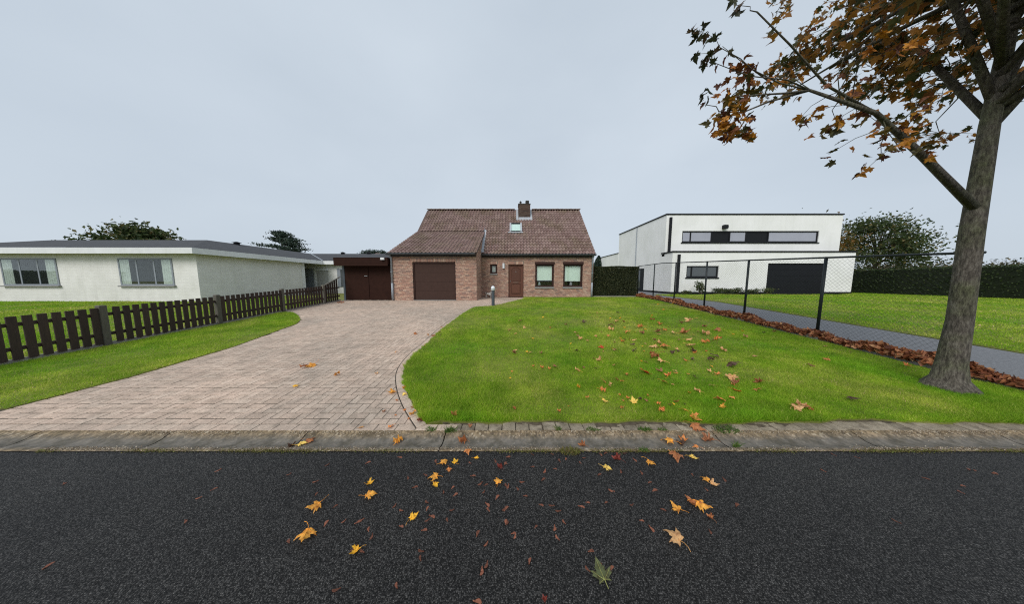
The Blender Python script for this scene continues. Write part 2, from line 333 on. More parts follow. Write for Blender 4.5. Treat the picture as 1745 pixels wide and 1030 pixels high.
m, n, b = nodes('glass'); b.inputs['Base Color'].default_value = (0.02, 0.025, 0.03, 1)
gl = n.nodes.new('ShaderNodeBsdfGlossy'); gl.inputs['Roughness'].default_value = 0.02
tp = n.nodes.new('ShaderNodeBsdfTransparent'); tp.inputs[0].default_value = (0.93, 0.97, 0.95, 1)
lw = n.nodes.new('ShaderNodeLayerWeight'); lw.inputs[0].default_value = 0.5
pw = n.nodes.new('ShaderNodeMath'); pw.operation = 'POWER'; pw.inputs[1].default_value = 4.0; lk(n, lw.outputs['Facing'], pw.inputs[0])
fr = n.nodes.new('ShaderNodeMath'); fr.operation = 'MULTIPLY_ADD'; fr.inputs[1].default_value = 0.9; fr.inputs[2].default_value = 0.06; lk(n, pw.outputs[0], fr.inputs[0])
mx = n.nodes.new('ShaderNodeMixShader'); lk(n, fr.outputs[0], mx.inputs[0]); lk(n, tp.outputs[0], mx.inputs[1]); lk(n, gl.outputs[0], mx.inputs[2])
lk(n, mx.outputs[0], n.nodes['Material Output'].inputs[0]); M['glass'] = m
m, n, b = nodes('tinted_glass'); b.inputs['Base Color'].default_value = (0.075, 0.085, 0.09, 1); b.inputs['Roughness'].default_value = 0.06; b.inputs['Specular IOR Level'].default_value = 1.0; M['tinted'] = m
M['sky_curtain_pane'] = simple('sky_curtain_glass', (0.36, 0.37, 0.43), 0.08, 0.06, 1.5, spec=0.8)  # pale sky reflection and curtains behind put into one pane colour
m, n, b = nodes('opal_plastic'); b.inputs['Base Color'].default_value = (0.72, 0.75, 0.78, 1); b.inputs['Roughness'].default_value = 0.3; M['opal'] = m
m, n, b = nodes('statue'); v = objvec(n, False); t = noise(n, 7, 3, 0.5, v)
r = ramp(n, t.outputs[0], [(0.0, (0.80, 0.76, 0.70)), (0.57, (0.03, 0.028, 0.026))], 'CONSTANT'); lk(n, r.outputs[0], b.inputs['Base Color']); b.inputs['Roughness'].default_value = 0.6; M['statue'] = m

# ------------------------------------------------------------------ mesh helpers
ORIGIN = {}
class MB:
    def __init__(s): s.v = []; s.f = []; s.r = []
    def add(s, vs, fs, rnd=0.0):
        o = len(s.v); s.v += [tuple(p) for p in vs]; s.f += [tuple(i + o for i in f) for f in fs]; s.r += [rnd] * len(fs); return s
    def box(s, x0, x1, y0, y1, z0, z1, rnd=0.0):
        return s.add([(x0, y0, z0), (x1, y0, z0), (x1, y1, z0), (x0, y1, z0), (x0, y0, z1), (x1, y0, z1), (x1, y1, z1), (x0, y1, z1)],
                     [(0, 3, 2, 1), (4, 5, 6, 7), (0, 1, 5, 4), (1, 2, 6, 5), (2, 3, 7, 6), (3, 0, 4, 7)], rnd)
    def bbox(s, x0, x1, y0, y1, z0, z1, c=0.004, rnd=0.0):    # box whose top and front edges are chamfered
        a = [(x0, y0, z0), (x1, y0, z0), (x1, y1, z0), (x0, y1, z0), (x0, y0, z1 - c), (x1, y0, z1 - c), (x1, y1, z1 - c), (x0, y1, z1 - c),
             (x0 + c, y0 + c, z1), (x1 - c, y0 + c, z1), (x1 - c, y1 - c, z1), (x0 + c, y1 - c, z1)]
        return s.add(a, [(0, 1, 5, 4), (1, 2, 6, 5), (2, 3, 7, 6), (3, 0, 4, 7), (4, 5, 9, 8), (5, 6, 10, 9), (6, 7, 11, 10), (7, 4, 8, 11), (8, 9, 10, 11)], rnd)
    def prism(s, poly, axis, a0, a1, rnd=0.0):               # poly in the two other axes, extruded along axis
        n = len(poly)
        def P(p, a): return {'x': (a, p[0], p[1]), 'y': (p[0], a, p[1]), 'z': (p[0], p[1], a)}[axis]
        vs = [P(p, a0) for p in poly] + [P(p, a1) for p in poly]
        fs = [tuple(range(n))[::-1], tuple(range(n, 2 * n))] + [(i, (i + 1) % n, (i + 1) % n + n, i + n) for i in range(n)]
        return s.add(vs, fs, rnd)
    def tube(s, pts, rad, n=8, rnd=0.0, cap=True):
        pts = [Vector(p) for p in pts]; rs = rad if isinstance(rad, (list, tuple)) else [rad] * len(pts)
        o = len(s.v); ref = None
        for i, p in enumerate(pts):
            d = (pts[min(i + 1, len(pts) - 1)] - pts[max(i - 1, 0)]).normalized()
            if ref is None: ref = d.orthogonal().normalized()
            ref = (ref - d * ref.dot(d)).normalized(); q = d.cross(ref)
            for k in range(n):
                a = 2 * math.pi * k / n; s.v.append(tuple(p + (ref * math.cos(a) + q * math.sin(a)) * rs[i]))
        fs = []
        for i in range(len(pts) - 1):
            for k in range(n):
                a = o + i * n + k; b_ = o + i * n + (k + 1) % n; fs.append((a, b_, b_ + n, a + n))
        if cap:
            fs.append(tuple(o + k for k in range(n))[::-1]); fs.append(tuple(o + (len(pts) - 1) * n + k for k in range(n)))
        s.f += fs; s.r += [rnd] * len(fs); return s
    def lathe(s, x, y, prof_, n=20, rnd=0.0):
        o = len(s.v)
        for r_, z in prof_:
            for k in range(n):
                a = 2 * math.pi * k / n; s.v.append((x + r_ * math.cos(a), y + r_ * math.sin(a), z))
        fs = [(o + i * n + k, o + i * n + (k + 1) % n, o + (i + 1) * n + (k + 1) % n, o + (i + 1) * n + k) for i in range(len(prof_) - 1) for k in range(n)]
        fs.append(tuple(o + k for k in range(n))[::-1]); fs.append(tuple(o + (len(prof_) - 1) * n + k for k in range(n)))
        s.f += fs; s.r += [rnd] * len(fs); return s
def finish(name, me, mat, parent, smooth):
    if smooth: me.shade_smooth()
    if mat is not None: me.materials.append(mat if not isinstance(mat, str) else M[mat])
    o = bpy.data.objects.new(name, me); COL.objects.link(o)
    if parent is not None: o.parent = parent; ORIGIN[o.name] = ORIGIN.get(parent.name, (0, 0, 0))
    return o
def build(name, mb, mat, parent=None, smooth=False, loc=None):
    org = ORIGIN.get(parent.name, (0, 0, 0)) if parent is not None else (loc or (0, 0, 0))
    me = bpy.data.meshes.new(name)
    me.from_pydata([(x - org[0], y - org[1], z - org[2]) for x, y, z in mb.v], [], mb.f)
    a = me.attributes.new('rnd', 'FLOAT', 'FACE'); a.data.foreach_set('value', np.array(mb.r, np.float32))
    me.update()
    o = finish(name, me, mat, parent, smooth)
    if parent is None and loc: o.location = loc; ORIGIN[o.name] = loc
    return o
def build_np(name, V, F, rnd, mat, parent=None, smooth=False):
    V = np.asarray(V, np.float32); F = np.asarray(F, np.int32); k = F.shape[1]
    if parent is not None: V = V - np.array(ORIGIN.get(parent.name, (0, 0, 0)), np.float32)
    me = bpy.data.meshes.new(name)
    me.vertices.add(len(V)); me.vertices.foreach_set('co', V.ravel())
    me.loops.add(F.size); me.loops.foreach_set('vertex_index', F.ravel())
    me.polygons.add(len(F)); me.polygons.foreach_set('loop_start', np.arange(0, F.size, k, dtype=np.int32))
    me.update(calc_edges=True)
    a = me.attributes.new('rnd', 'FLOAT', 'FACE'); a.data.foreach_set('value', np.asarray(rnd, np.float32))
    return finish(name, me, mat, parent, smooth)
def tag(o, label, cat, group=None):
    o['label'] = label; o['category'] = cat
    if group: o['group'] = group
    return o
def thing(name, label, cat, loc=(0, 0, 0), group=None):
    o = bpy.data.objects.new(name, None); COL.objects.link(o); o.location = loc; o.empty_display_size = 0.2
    ORIGIN[o.name] = tuple(loc); return tag(o, label, cat, group)
def structure(o): o['kind'] = 'structure'; return o
def stuff(o): o['kind'] = 'stuff'; return o
def leaf_cloud(P, size, seed=0, updir=None, flat=0.0):       # diamond leaves at points P: two triangles each
    g = np.random.default_rng(seed); N = len(P)
    a = g.normal(size=(N, 3)); a /= np.linalg.norm(a, axis=1)[:, None]
    b_ = g.normal(size=(N, 3)); b_[:, 2] *= (1 - flat)
    b_ -= a * (a * b_).sum(1)[:, None]; b_ /= np.linalg.norm(b_, axis=1)[:, None]
    s = (size * g.uniform(0.6, 1.3, N))[:, None]
    c = np.cross(a, b_) * s * 0.18
    V = np.stack([P - a * s * 0.55, P + b_ * s * 0.33 + c, P + a * s * 0.55, P - b_ * s * 0.33 + c], 1).reshape(-1, 3)
    i = np.arange(N)[:, None] * 4
    F = np.concatenate([i + np.array([[0, 1, 2]]), i + np.array([[0, 2, 3]])], 1).reshape(-1, 3)
    return V, F

# ================================================================== THE SETTING
# ---- ground sheet to the horizon
ys = [-300, -4.2, 2.2, 2.4, 3.4, 4.4, 5.4, 6.4, 7.4, 8.4, 9.4, 10.4, 11.4, 12.4, 14, 30, 900]
mb = MB(); xs = [-900, -60, -30, -12, 0, 12, 30, 60, 900]
for y in ys:
    for x in xs: mb.v.append((x, y, (float(prof(y)) if y > 2.3 else 0.0) - 0.07))
W = len(xs)
for j in range(len(ys) - 1):
    for i in range(W - 1): mb.f.append((j * W + i, j * W + i + 1, (j + 1) * W + i + 1, (j + 1) * W + i)); mb.r.append(0.3)
structure(build('ground', mb, 'lawn_base'))
# ---- road: a sheet, finely cut near the camera with real small unevenness
mb = MB()
mb.add([(-150, -4.0, 0), (150, -4.0, 0), (150, 2.085, 0), (-150, 2.085, 0)], [(0, 1, 2, 3)])
structure(build('road', mb, 'asphalt'))

# ---- lawn outline (from the walk by the door, down the curved edge of the drive, along the street)
edge_px = [(893, 509.5), (876, 513.5), (842, 521.2), (810, 524.2), (793, 532.6), (757.7, 558.4), (730.6, 584), (706, 606), (692, 625), (688.4, 641), (692.5, 663), (703.4, 687.5), (719.7, 712), (729, 724)]
edge = [ground(*p) for p in edge_px]
edge = smooth_line(edge, 5)
FX = lambda y: 7.55 + (y - 7.8) * 0.068           # line of the chain-link fence
front = [(x, 2.505 + 0.018 * math.sin(x * 5.1) + 0.012 * math.sin(x * 13.7 + 1) + (0.03 if x > 2.2 else 0) * math.sin(x * 2.0)) for x in np.linspace(-0.80, FX(2.5) - 0.12, 60)]
lawn_poly = [(edge[0][0], 14.63)] + edge + front + [(FX(y) - 0.14, y) for y in np.linspace(2.7, 14.9, 14)] + [(5.2, 14.95), (5.2, 14.63)]
left_px = [(440, 531), (486, 531.5), (500, 534), (509, 540), (511, 546), (506, 552), (497, 556), (486, 559.6)]
lp = [ground(*p) for p in left_px[1:]]
strip_poly = [(-8.95, 8.6)] + smooth_line(lp, 4) + [(-6.1, 5.0), (-6.05, 3.6), (-6.2, 2.75), (-8.95, 2.62)]
nb_left_poly = [(-9.25, 2.6), (-9.25, 12.3), (-12.2, 12.3), (-12.2, 16), (-15.9, 16), (-15.9, 12.0), (-45, 12.0), (-45, 2.6)]
nb_right_poly = [(10.4, 2.6), (10.6, 17.6), (26, 17.6), (26, 26), (60, 26), (60, 2.6)]

def sheet(name, poly, dz, mat):                   # triangulated sheet that follows the rising ground
    import bmesh
    bm = bmesh.new(); vs = [bm.verts.new((x, y, 0)) for x, y in poly]
    f = bm.faces.new(vs)
    for cut in np.arange(2.9, 12.5, 0.8):
        g = bm.verts[:] + bm.edges[:] + bm.faces[:]
        bmesh.ops.bisect_plane(bm, geom=g, plane_co=(0, float(cut), 0), plane_no=(0, 1, 0))
    bmesh.ops.triangulate(bm, faces=bm.faces[:])
    bmesh.ops.recalc_face_normals(bm, faces=bm.faces[:])
    for v_ in bm.verts: v_.co.z = float(prof(v_.co.y)) + dz
    bm.normal_update()
    for f_ in bm.faces:
        if f_.normal.z < 0: f_.normal_flip()
    rim = [e_ for e_ in bm.edges if e_.is_boundary]
    ex = bmesh.ops.extrude_edge_only(bm, edges=rim)
    for v_ in ex['geom']:
        if isinstance(v_, bmesh.types.BMVert): v_.co.z -= 0.05
    me = bpy.data.meshes.new(name); bm.to_mesh(me); bm.free()
    return finish(name, me, mat, None, False)
structure(sheet('lawn', lawn_poly, 0.012, 'lawn_base'))
structure(sheet('lawn', strip_poly, 0.012, 'lawn_base'))
structure(sheet('lawn', nb_left_poly, 0.0, 'lawn_base'))
structure(sheet('lawn', nb_right_poly, 0.0, 'lawn_base'))
structure(sheet('path', [(FX(2.5) + 0.25, 2.45), (FX(15) + 0.25, 16.0), (8.6, 27), (12.4, 27), (12.4, 17.9), (10.55, 17.9), (10.3, 2.45)], -0.004, 'grey_paver'))

# ---- drive: herringbone pavers 22 x 11 cm on sand
drive_poly = [(-6.25, 2.47), (-6.15, 5.0)] + [(x, y) for x, y in smooth_line(lp, 4)[::-1]] + [(-9.05, 8.5), (-9.05, 12.62), (-1.9, 12.62), (-1.9, 14.66), (edge[0][0] + 0.1, 14.66)] + [(x - 0.03, y) for x, y in edge] + [(-0.88, 2.47)]
drive = structure(sheet('driveway', [(-9.1, 2.36), (-9.1, 12.7), (-1.9, 12.7), (-1.9, 14.7), (edge[0][0] + 0.2, 14.7)] + [(x + 0.05, y) for x, y in edge] + [(-0.7, 2.36)], -0.0042, 'sand'))
B = 0.10; J = 0.0027; JY = 0.0062; TH = 0.02; SL = math.atan(0.053)
cells = []
for a_ in range(-93, 14):
    for b_ in range(0, 124):
        k_ = (a_ - b_) % 4
        if k_ == 0: cells.append((a_ * B, 2.475 + b_ * B, 2, 1))
        elif k_ == 2 and b_ == 0: cells.append((a_ * B, 2.475, 1, 1))
        elif k_ == 3: cells.append((a_ * B, 2.475 + b_ * B, 1, 2))
C = np.array(cells); cx = C[:, 0] + C[:, 2] * B / 2; cy = C[:, 1] + C[:, 3] * B / 2
ok = inside(cx, cy, drive_poly) & (cy > 2.5); C, cx, cy = C[ok], cx[ok], cy[ok]
visible = (np.abs(cx) < 2.2 * cy)
order = np.argsort(cy + 1000 * ~((cx / cy > -0.99) & visible))      # nearest in the photograph first
def paver_mesh(name, lx, ly):
    q = MB().bbox(-lx / 2 + J, lx / 2 - J, -ly / 2 + JY, ly / 2 - JY, -TH, 0, 0.003)
    me = bpy.data.meshes.new(name); me.from_pydata(q.v, [], q.f)
    me.attributes.new('rnd', 'FLOAT', 'FACE'); me.materials.append(M['paver']); return me
pm = {(2, 1): paver_mesh('paver_across', 2 * B, B), (1, 2): paver_mesh('paver_along', B, 2 * B), (1, 1): paver_mesh('paver_half', B, B)}
for i in order[:300]:
    o = bpy.data.objects.new('paver', pm[int(C[i, 2]), int(C[i, 3])]); COL.objects.link(o); o.parent = drive
    o.location = (cx[i], cy[i], float(prof(cy[i])) + random.uniform(-0.0015, 0.0015))
    o.rotation_euler = (SL + random.gauss(0, 0.006), random.gauss(0, 0.007), random.gauss(0, 0.008))
mb = MB()
for i in order[300:]:
    lx, ly = C[i, 2] * B / 2 - J, C[i, 3] * B / 2 - JY; o_ = len(mb.v); dz = random.uniform(-0.002, 0.002)
    mb.bbox(cx[i] - lx, cx[i] + lx, cy[i] - ly, cy[i] + ly, -TH, 0, 0.003, random.random())
    tx, ty = random.gauss(0, 0.007), random.gauss(0, 0.006)
    for j in range(o_, len(mb.v)):
        x, y, z = mb.v[j]; mb.v[j] = (x, y, z + float(prof(y)) + dz + tx * (x - cx[i]) + ty * (y - cy[i]))
stuff(build('pavers', mb, 'paver', drive))
# border stones along the lawn curve and along the gutter
E = np.array(edge); seg = np.r_[0, np.cumsum(np.hypot(*np.diff(E, axis=0).T))]
def on_edge(s): return np.interp(s, seg, E[:, 0]), np.interp(s, seg, E[:, 1])
s_ = 1.9
while s_ < seg[-1] - 0.05:
    L_ = 0.22; x0, y0 = on_edge(s_); x1, y1 = on_edge(min(s_ + L_, seg[-1])); d_ = np.array([x1 - x0, y1 - y0]); ln = np.hypot(*d_); d_ /= ln
    nrm = np.array([d_[1], -d_[0]])
    if nrm[0] > 0: nrm = -nrm
    c_ = np.array([(x0 + x1) / 2, (y0 + y1) / 2]) + nrm * 0.062
    q = MB().bbox(-ln / 2 + 0.003, ln / 2 - 0.003, -0.053, 0.053, -0.05, 0.0, 0.004)
    o = build('border_stone', q, 'paver', drive); o.location = (c_[0], c_[1], float(prof(c_[1])) + 0.009)
    o.rotation_euler = (0, 0, math.atan2(d_[1], d_[0])); sl = 0.053 * d_[1] ; o.rotation_euler.y = -math.atan(sl) * (1 if True else 1)
    s_ += L_
jq = MB(); pts_ = [on_edge(t_) for t_ in np.linspace(1.9, seg[-1] - 0.02, 90)]; N1 = len(pts_)
for i in range(N1):
    (xa, ya), (xb, yb) = pts_[max(i - 1, 0)], pts_[min(i + 1, N1 - 1)]; d_ = np.array([xb - xa, yb - ya]); d_ /= np.hypot(*d_); nrm = np.array([d_[1], -d_[0]]); nrm = -nrm if nrm[0] > 0 else nrm
    for off in (0.112, 0.127): px_, py_ = pts_[i][0] + nrm[0] * off, pts_[i][1] + nrm[1] * off; jq.v.append((px_, py_, float(prof(py_)) + 0.0055))
for i in range(N1 - 1): jq.f.append((2 * i, 2 * i + 1, 2 * i + 3, 2 * i + 2)); jq.r.append(0)
build('border_joint', jq, 'soil_dark', drive)
x = -6.1
while x < -0.78:
    q = MB().bbox(-0.107, 0.107, -0.052, 0.052, -0.05, 0.0, 0.004)
    o = build('border_stone', q, 'paver', drive); o.location = (x + 0.11, 2.423, 0.022 + random.uniform(-0.001, 0.001)); o.rotation_euler = (0.01, random.gauss(0, 0.006), random.gauss(0, 0.006)); x += 0.22

# ---- kerb blocks in front of the lawn, half overgrown
kerb = structure(build('kerb', MB().box(-0.74, 40, 2.372, 2.56, -0.08, -0.006), 'soil'))
x = -0.70; kmesh = None
while x < 11:
    q = MB().bbox(-0.0705, 0.0705, -0.072, 0.072, -0.07, 0.0, 0.006)
    if kmesh is None:
        o = build('kerb_block', q, 'kerb', kerb); kmesh = o.data
    else:
        o = bpy.data.objects.new('kerb_block', kmesh); COL.objects.link(o); o.parent = kerb
    o.location = (x + 0.074, 2.452 + random.gauss(0, 0.003), 0.020 + random.gauss(0, 0.003)); o.rotation_euler = (random.gauss(0.02, 0.02), random.gauss(0, 0.02), random.gauss(0, 0.02)); x += 0.148
# soil and crumbs that creep over the kerb
mb = MB(); nx, ny = 260, 6
for j in range(ny):
    for i in range(nx):
        x = -0.78 + i * 0.03; adv = 0.5 + 0.5 * math.sin(x * 1.9 + 0.4) * math.sin(x * 0.83 + 1.7) + 0.25 * math.sin(x * 7.3)
        yf = 2.515 - 0.085 * min(1.0, max(0.0, adv * (1.3 if 0.9 < x < 3.2 or x < -0.2 else 0.45))); y = yf + (2.60 - yf) * j / (ny - 1) + 0.006 * math.sin(x * 41)
        h = 0.017 + 0.010 * (j / (ny - 1)) ** 0.6 + 0.004 * math.sin(x * 23 + j * 2) + random.uniform(-0.003, 0.004)
        mb.v.append((x, y, h))
for j in range(ny - 1):
    for i in range(nx - 1): a_ = j * nx + i; mb.f.append((a_, a_ + 1, a_ + nx + 1, a_ + nx)); mb.r.append(0)
stuff(tag(build('soil', mb, 'soil', smooth=True), 'brown crumbly soil creeping over the kerb blocks', 'soil'))

# ---- gutter: concave concrete channel sections
gut = structure(build('gutter', MB().box(-60, 60, 2.09, 2.365, -0.12, -0.045), 'tar'))
def gutter_section(x0, x1):
    q = MB(); ny = 12; nx = max(2, int((x1 - x0) / 0.05))
    for j in range(ny + 1):
        t = j / ny; y = 2.082 + t * 0.288
        z = 0.006 + t * 0.014 - 0.026 * math.sin(math.pi * min(1, max(0, (t - 0.12) / 0.76))) ** 1.2
        for i in range(nx + 1):
            e = 0.004 if i in (0, nx) else 0
            q.v.append((x0 + (x1 - x0) * i / nx, y, z - e + random.gauss(0, 0.0007)))
    for j in range(ny):
        for i in range(nx): a_ = j * (nx + 1) + i; q.f.append((a_, a_ + 1, a_ + nx + 2, a_ + nx + 1)); q.r.append(0)
    o_ = len(q.v)
    q.add([(x0, 2.082, -0.06), (x0, 2.37, -0.06), (x0, 2.37, 0.012), (x0, 2.2, -0.026), (x0, 2.082, 0.0)], [(0, 4, 3, 2, 1)])
    q.add([(x1, 2.082, -0.06), (x1, 2.37, -0.06), (x1, 2.37, 0.012), (x1, 2.2, -0.026), (x1, 2.082, 0.0)], [(0, 1, 2, 3, 4)])
    build('gutter_section', q, 'gutter', gut, smooth=True)
gx = [-20, -17, -14.5, -12, -9.5, -7.2, -5.0, -3.6, -2.16, -0.70, 2.12, 3.6, 5.1, 7.2, 9.5, 12, 15, 20]
for i in range(len(gx) - 1): gutter_section(gx[i] + 0.006, gx[i + 1] - 0.006)

# ================================================================== GRASS
def grass(name, poly, bands, label, seed, hh=(0.022, 0.05)):
    g = np.random.default_rng(seed); X0 = min(p[0] for p in poly); X1 = max(p[0] for p in poly)
    Vs, Fs, Rs, off = [], [], [], 0
    for (y0, y1, dens, w, h) in bands:
        N = int((X1 - X0) * (y1 - y0) * dens)
        x = g.uniform(X0, X1, N); y = g.uniform(y0, y1, N)
        k = inside(x, y, poly) & (np.abs(x) < 2.35 * y + 0.6); x, y = x[k], y[k]; N = len(x)
        if not N: continue
        z = prof(y) + 0.008
        an = g.uniform(0, 2 * np.pi, N); ln = g.normal(0, 0.55, (N, 2)); H = h * g.uniform(0.55, 1.25, N) * (0.8 + 0.35 * np.sin(x * 1.7 + 1.3 * np.sin(y * 1.1)) * np.sin(y * 1.9))
        wx, wy = np.cos(an) * w / 2, np.sin(an) * w / 2
        b0 = np.stack([x - wx, y - wy, z], 1); b1 = np.stack([x + wx, y + wy, z], 1)
        tp_ = np.stack([x + ln[:, 0] * H, y + ln[:, 1] * H, z + H], 1)
        Vs.append(np.stack([b0, b1, tp_], 1).reshape(-1, 3)); Fs.append(np.arange(3 * N).reshape(-1, 3) + off); off += 3 * N
        Rs.append(np.clip(g.beta(2, 2.6, N), 0, 1))
    o = build_np(name, np.concatenate(Vs), np.concatenate(Fs), np.concatenate(Rs), 'grass')
    return stuff(tag(o, label, 'grass'))
near = [(2.4, 2.62, 16000, 0.0045, 0.075), (2.4, 3.4, 26000, 0.0042, 0.050), (3.4, 4.6, 15000, 0.005, 0.046), (4.6, 6.5, 8500, 0.007, 0.042), (6.5, 9.5, 4200, 0.010, 0.040), (9.5, 15, 2400, 0.014, 0.036)]
fringe_poly = [(edge[0][0], 14.63)] + [(x - 0.022 + 0.016 * math.sin(y * 31) + 0.014 * math.sin(y * 13 + x * 9), y) for x, y in smooth_line(edge, 4)] + front + lawn_poly[1 + len(edge) + len(front):]
grass('grass', fringe_poly, near, 'short green mown grass of the wide front lawn', 1)
grass('grass', strip_poly, [(2.6, 4.5, 9000, 0.006, 0.045), (4.5, 9, 6000, 0.008, 0.042)], 'short green grass of the tip left of the paved drive', 2)
far = [(2.6, 6, 1600, 0.014, 0.045), (6, 12, 700, 0.02, 0.045), (12, 26, 350, 0.03, 0.045)]
grass('grass', nb_left_poly, far, 'short green grass of the garden behind the picket fence', 3)
grass('grass', nb_right_poly, far, 'short green grass in front of the white house', 4)

def tuft(x, y, z, n, h, spread, label, mat='weed', name='weed', seed=0, cat='weed'):
    g = random.Random(seed); q = MB()
    for _ in range(n):
        a = g.uniform(0, 6.28); r_ = spread * math.sqrt(g.random()); bx, by = x + r_ * math.cos(a), y + r_ * 0.5 * math.sin(a)
        hh = h * g.uniform(0.4, 1.1); w = g.uniform(0.002, 0.006); a2 = g.uniform(0, 6.28); l = g.gauss(0, 0.6) * hh; l2 = g.gauss(0, 0.6) * hh
        q.add([(bx - w * math.cos(a2), by - w * math.sin(a2), z), (bx + w * math.cos(a2), by + w * math.sin(a2), z), (bx + l * 0.5 + w * math.cos(a2), by + l2 * 0.5, z + hh * 0.65), (bx + l, by + l2, z + hh)], [(0, 1, 2), (0, 2, 3)], g.random())
    o = build(name, q, mat, loc=(x, y, z)); return tag(o, label, cat)
for k_, (px, py, n_, h_, sp_, lab) in enumerate([
        (767, 738, 160, 0.05, 0.055, 'leafy green weed in the gutter joint below the lawn corner'),
        (734, 733, 120, 0.035, 0.06, 'low green weed at the tip of the border stones'),
        (952, 733, 40, 0.045, 0.02, 'small pale green weed between two kerb blocks'),
        (1009, 733, 120, 0.03, 0.07, 'flat green weed on the kerb right of the pale one'),
        (1098, 733, 140, 0.035, 0.07, 'dark green moss cushion on the kerb among brown leaves'),
        (1128, 735, 60, 0.03, 0.05, 'small green moss cushion beside the larger kerb cushion'),
        (1236, 733, 260, 0.04, 0.14, 'wide grass tuft on the kerb at the gutter crack'),
        (972, 771, 220, 0.035, 0.10, 'dry brown grass tuft where asphalt meets the gutter'),
        (1098, 769, 90, 0.03, 0.05, 'yellow green grass tuft on the asphalt edge under orange leaves'),
        (1254, 764, 60, 0.05, 0.03, 'bright green weed at the gutter edge beside the crack')]):
    x, y = ground(px, py); tuft(x, y, 0.0 if y < 2.1 else 0.012, n_, h_, sp_, lab, 'moss' if 'brown grass' in lab else 'weed', 'grass_tuft' if 'tuft' in lab else 'weed', k_)
g = np.random.default_rng(11); N = 16000                      # moss and grit along the asphalt edge
x = g.uniform(-4.5, 5.5, N); keep = (np.sin(x * 2.1) + np.sin(x * 5.3 + 1) + g.normal(0, 0.7, N)) > 0.1; x = x[keep]
y = 2.088 + g.normal(0, 0.012, len(x)); P_ = np.stack([x, y, 0.004 + g.uniform(0, 0.008, len(x))], 1)
V_, F_ = leaf_cloud(P_, 0.010, 12); stuff(tag(build_np('moss', V_, F_, np.repeat(g.random(len(x)), 2), 'moss'), 'yellow green moss in the seam between asphalt and gutter', 'moss'))

g = np.random.default_rng(13); N = 15000
x = g.uniform(-4.5, 5.5, N); side = g.random(N) < 0.5; y = np.where(side, 2.095 + np.abs(g.normal(0, 0.028, N)), 2.365 - np.abs(g.normal(0, 0.034, N)))
k = np.sin(x * 3.1 + side * 2) + np.sin(x * 7.7) + g.normal(0, 0.8, N) > -0.3; x, y = x[k], y[k]; t = (y - 2.082) / 0.288
z = 0.006 + t * 0.014 - 0.026 * np.sin(np.pi * np.clip((t - 0.12) / 0.76, 0, 1)) ** 1.2 + 0.001
Q = np.array([(1, 0, 0), (-0.5, 0.8, 0), (-0.5, -0.8, 0), (0.05, 0, 0.8)]); sz = g.uniform(0.002, 0.0065, len(x)); an = g.uniform(0, 6.28, len(x)); ca, sa = np.cos(an), np.sin(an)
Vg = np.stack([x[:, None] + sz[:, None] * (Q[None, :, 0] * ca[:, None] - Q[None, :, 1] * sa[:, None]), y[:, None] + sz[:, None] * (Q[None, :, 0] * sa[:, None] + Q[None, :, 1] * ca[:, None]), z[:, None] + sz[:, None] * Q[None, :, 2]], 2).reshape(-1, 3)
Fg = (np.arange(len(x))[:, None, None] * 4 + np.array([[0, 1, 3], [1, 2, 3], [2, 0, 3]])[None]).reshape(-1, 3)
M['grit'] = foliage_mat('grit', [(0, (0.07, 0.05, 0.034)), (0.6, (0.22, 0.165, 0.105)), (1, (0.55, 0.48, 0.38))], 0.0, 0.9)
stuff(tag(build_np('grit', Vg, Fg, np.repeat(g.random(len(x)), 3), 'grit'), 'loose grit and crumbs along both edges of the gutter', 'grit'))

# ================================================================== THE BRICK HOUSE
YG, YM = 12.5, 14.65                              # front wall of the garage, front wall of the house
XL, XS, XR = -6.36, -1.88, 5.03                   # left end, garage side wall, right end
EYM, EZM = 14.48, 3.25; RY, RZ = 18.35, 6.94      # main eave, ridge
EYG, EZG = 12.28, 3.06; KY = 16.2; KZ = EZM + (RZ - EZM) / (RY - EYM) * (KY - EYM)
SM = (RZ - EZM) / (RY - EYM); SG = (KZ - EZG) / (KY - EYG)
main_z = lambda y: EZM + SM * (y - EYM)
gar_z = lambda y: EZG + SG * (y - EYG)
BACK = 2 * RY - EYM - 0.2
house = thing('brick_house', 'brown brick house with a steep tiled roof, garage wing and chimney', 'house', (0, YM, PLAT))
BH, BL, JT = 0.063, 0.186, 0.014
def brick_rows(q, a0, a1, z0, ztop, holes, put, soldiers=()):
    """courses of bricks between a0 and a1; holes = (a0, a1, z0, z1); put(a0, a1, z0, z1) adds one brick"""
    z = z0; row = 0
    while z + BH < ztop(a0, a1)[2] + 0.001:
        lo, hi, _ = ztop(a0, a1, z + BH)
        spans = [(lo, hi)]
        for (h0, h1, hz0, hz1) in list(holes) + list(soldiers):
            if z + BH > hz0 + 0.004 and z < hz1 - 0.004:
                ns_ = []
                for s0, s1 in spans:
                    if h0 > s0: ns_.append((s0, min(s1, h0)))
                    if h1 < s1: ns_.append((max(s0, h1), s1))
                spans = [t for t in ns_ if t[1] - t[0] > 0.02]
        st_ = (row % 2) * 0.11 + (0.055 if row % 4 > 1 else 0)
        for s0, s1 in spans:
            k0 = math.floor((s0 - a0 - st_) / (BL + JT)); k1 = math.ceil((s1 - a0 - st_) / (BL + JT))
            for k in range(k0, k1 + 1):
                b0 = max(s0, a0 + st_ + k * (BL + JT)); b1 = min(s1, a0 + st_ + k * (BL + JT) + BL)
                if b1 - b0 > 0.025: put(b0, b1, z, z + BH)
        z += BH + JT; row += 1
    for (h0, h1, hz0, hz1) in soldiers:
        a = h0
        while a + BH < h1 + 0.01: put(a, a + BH, hz0, hz1 - 0.006); a += BH + JT
def flat_top(z): return lambda a0, a1, zz=None: (a0, a1, z)
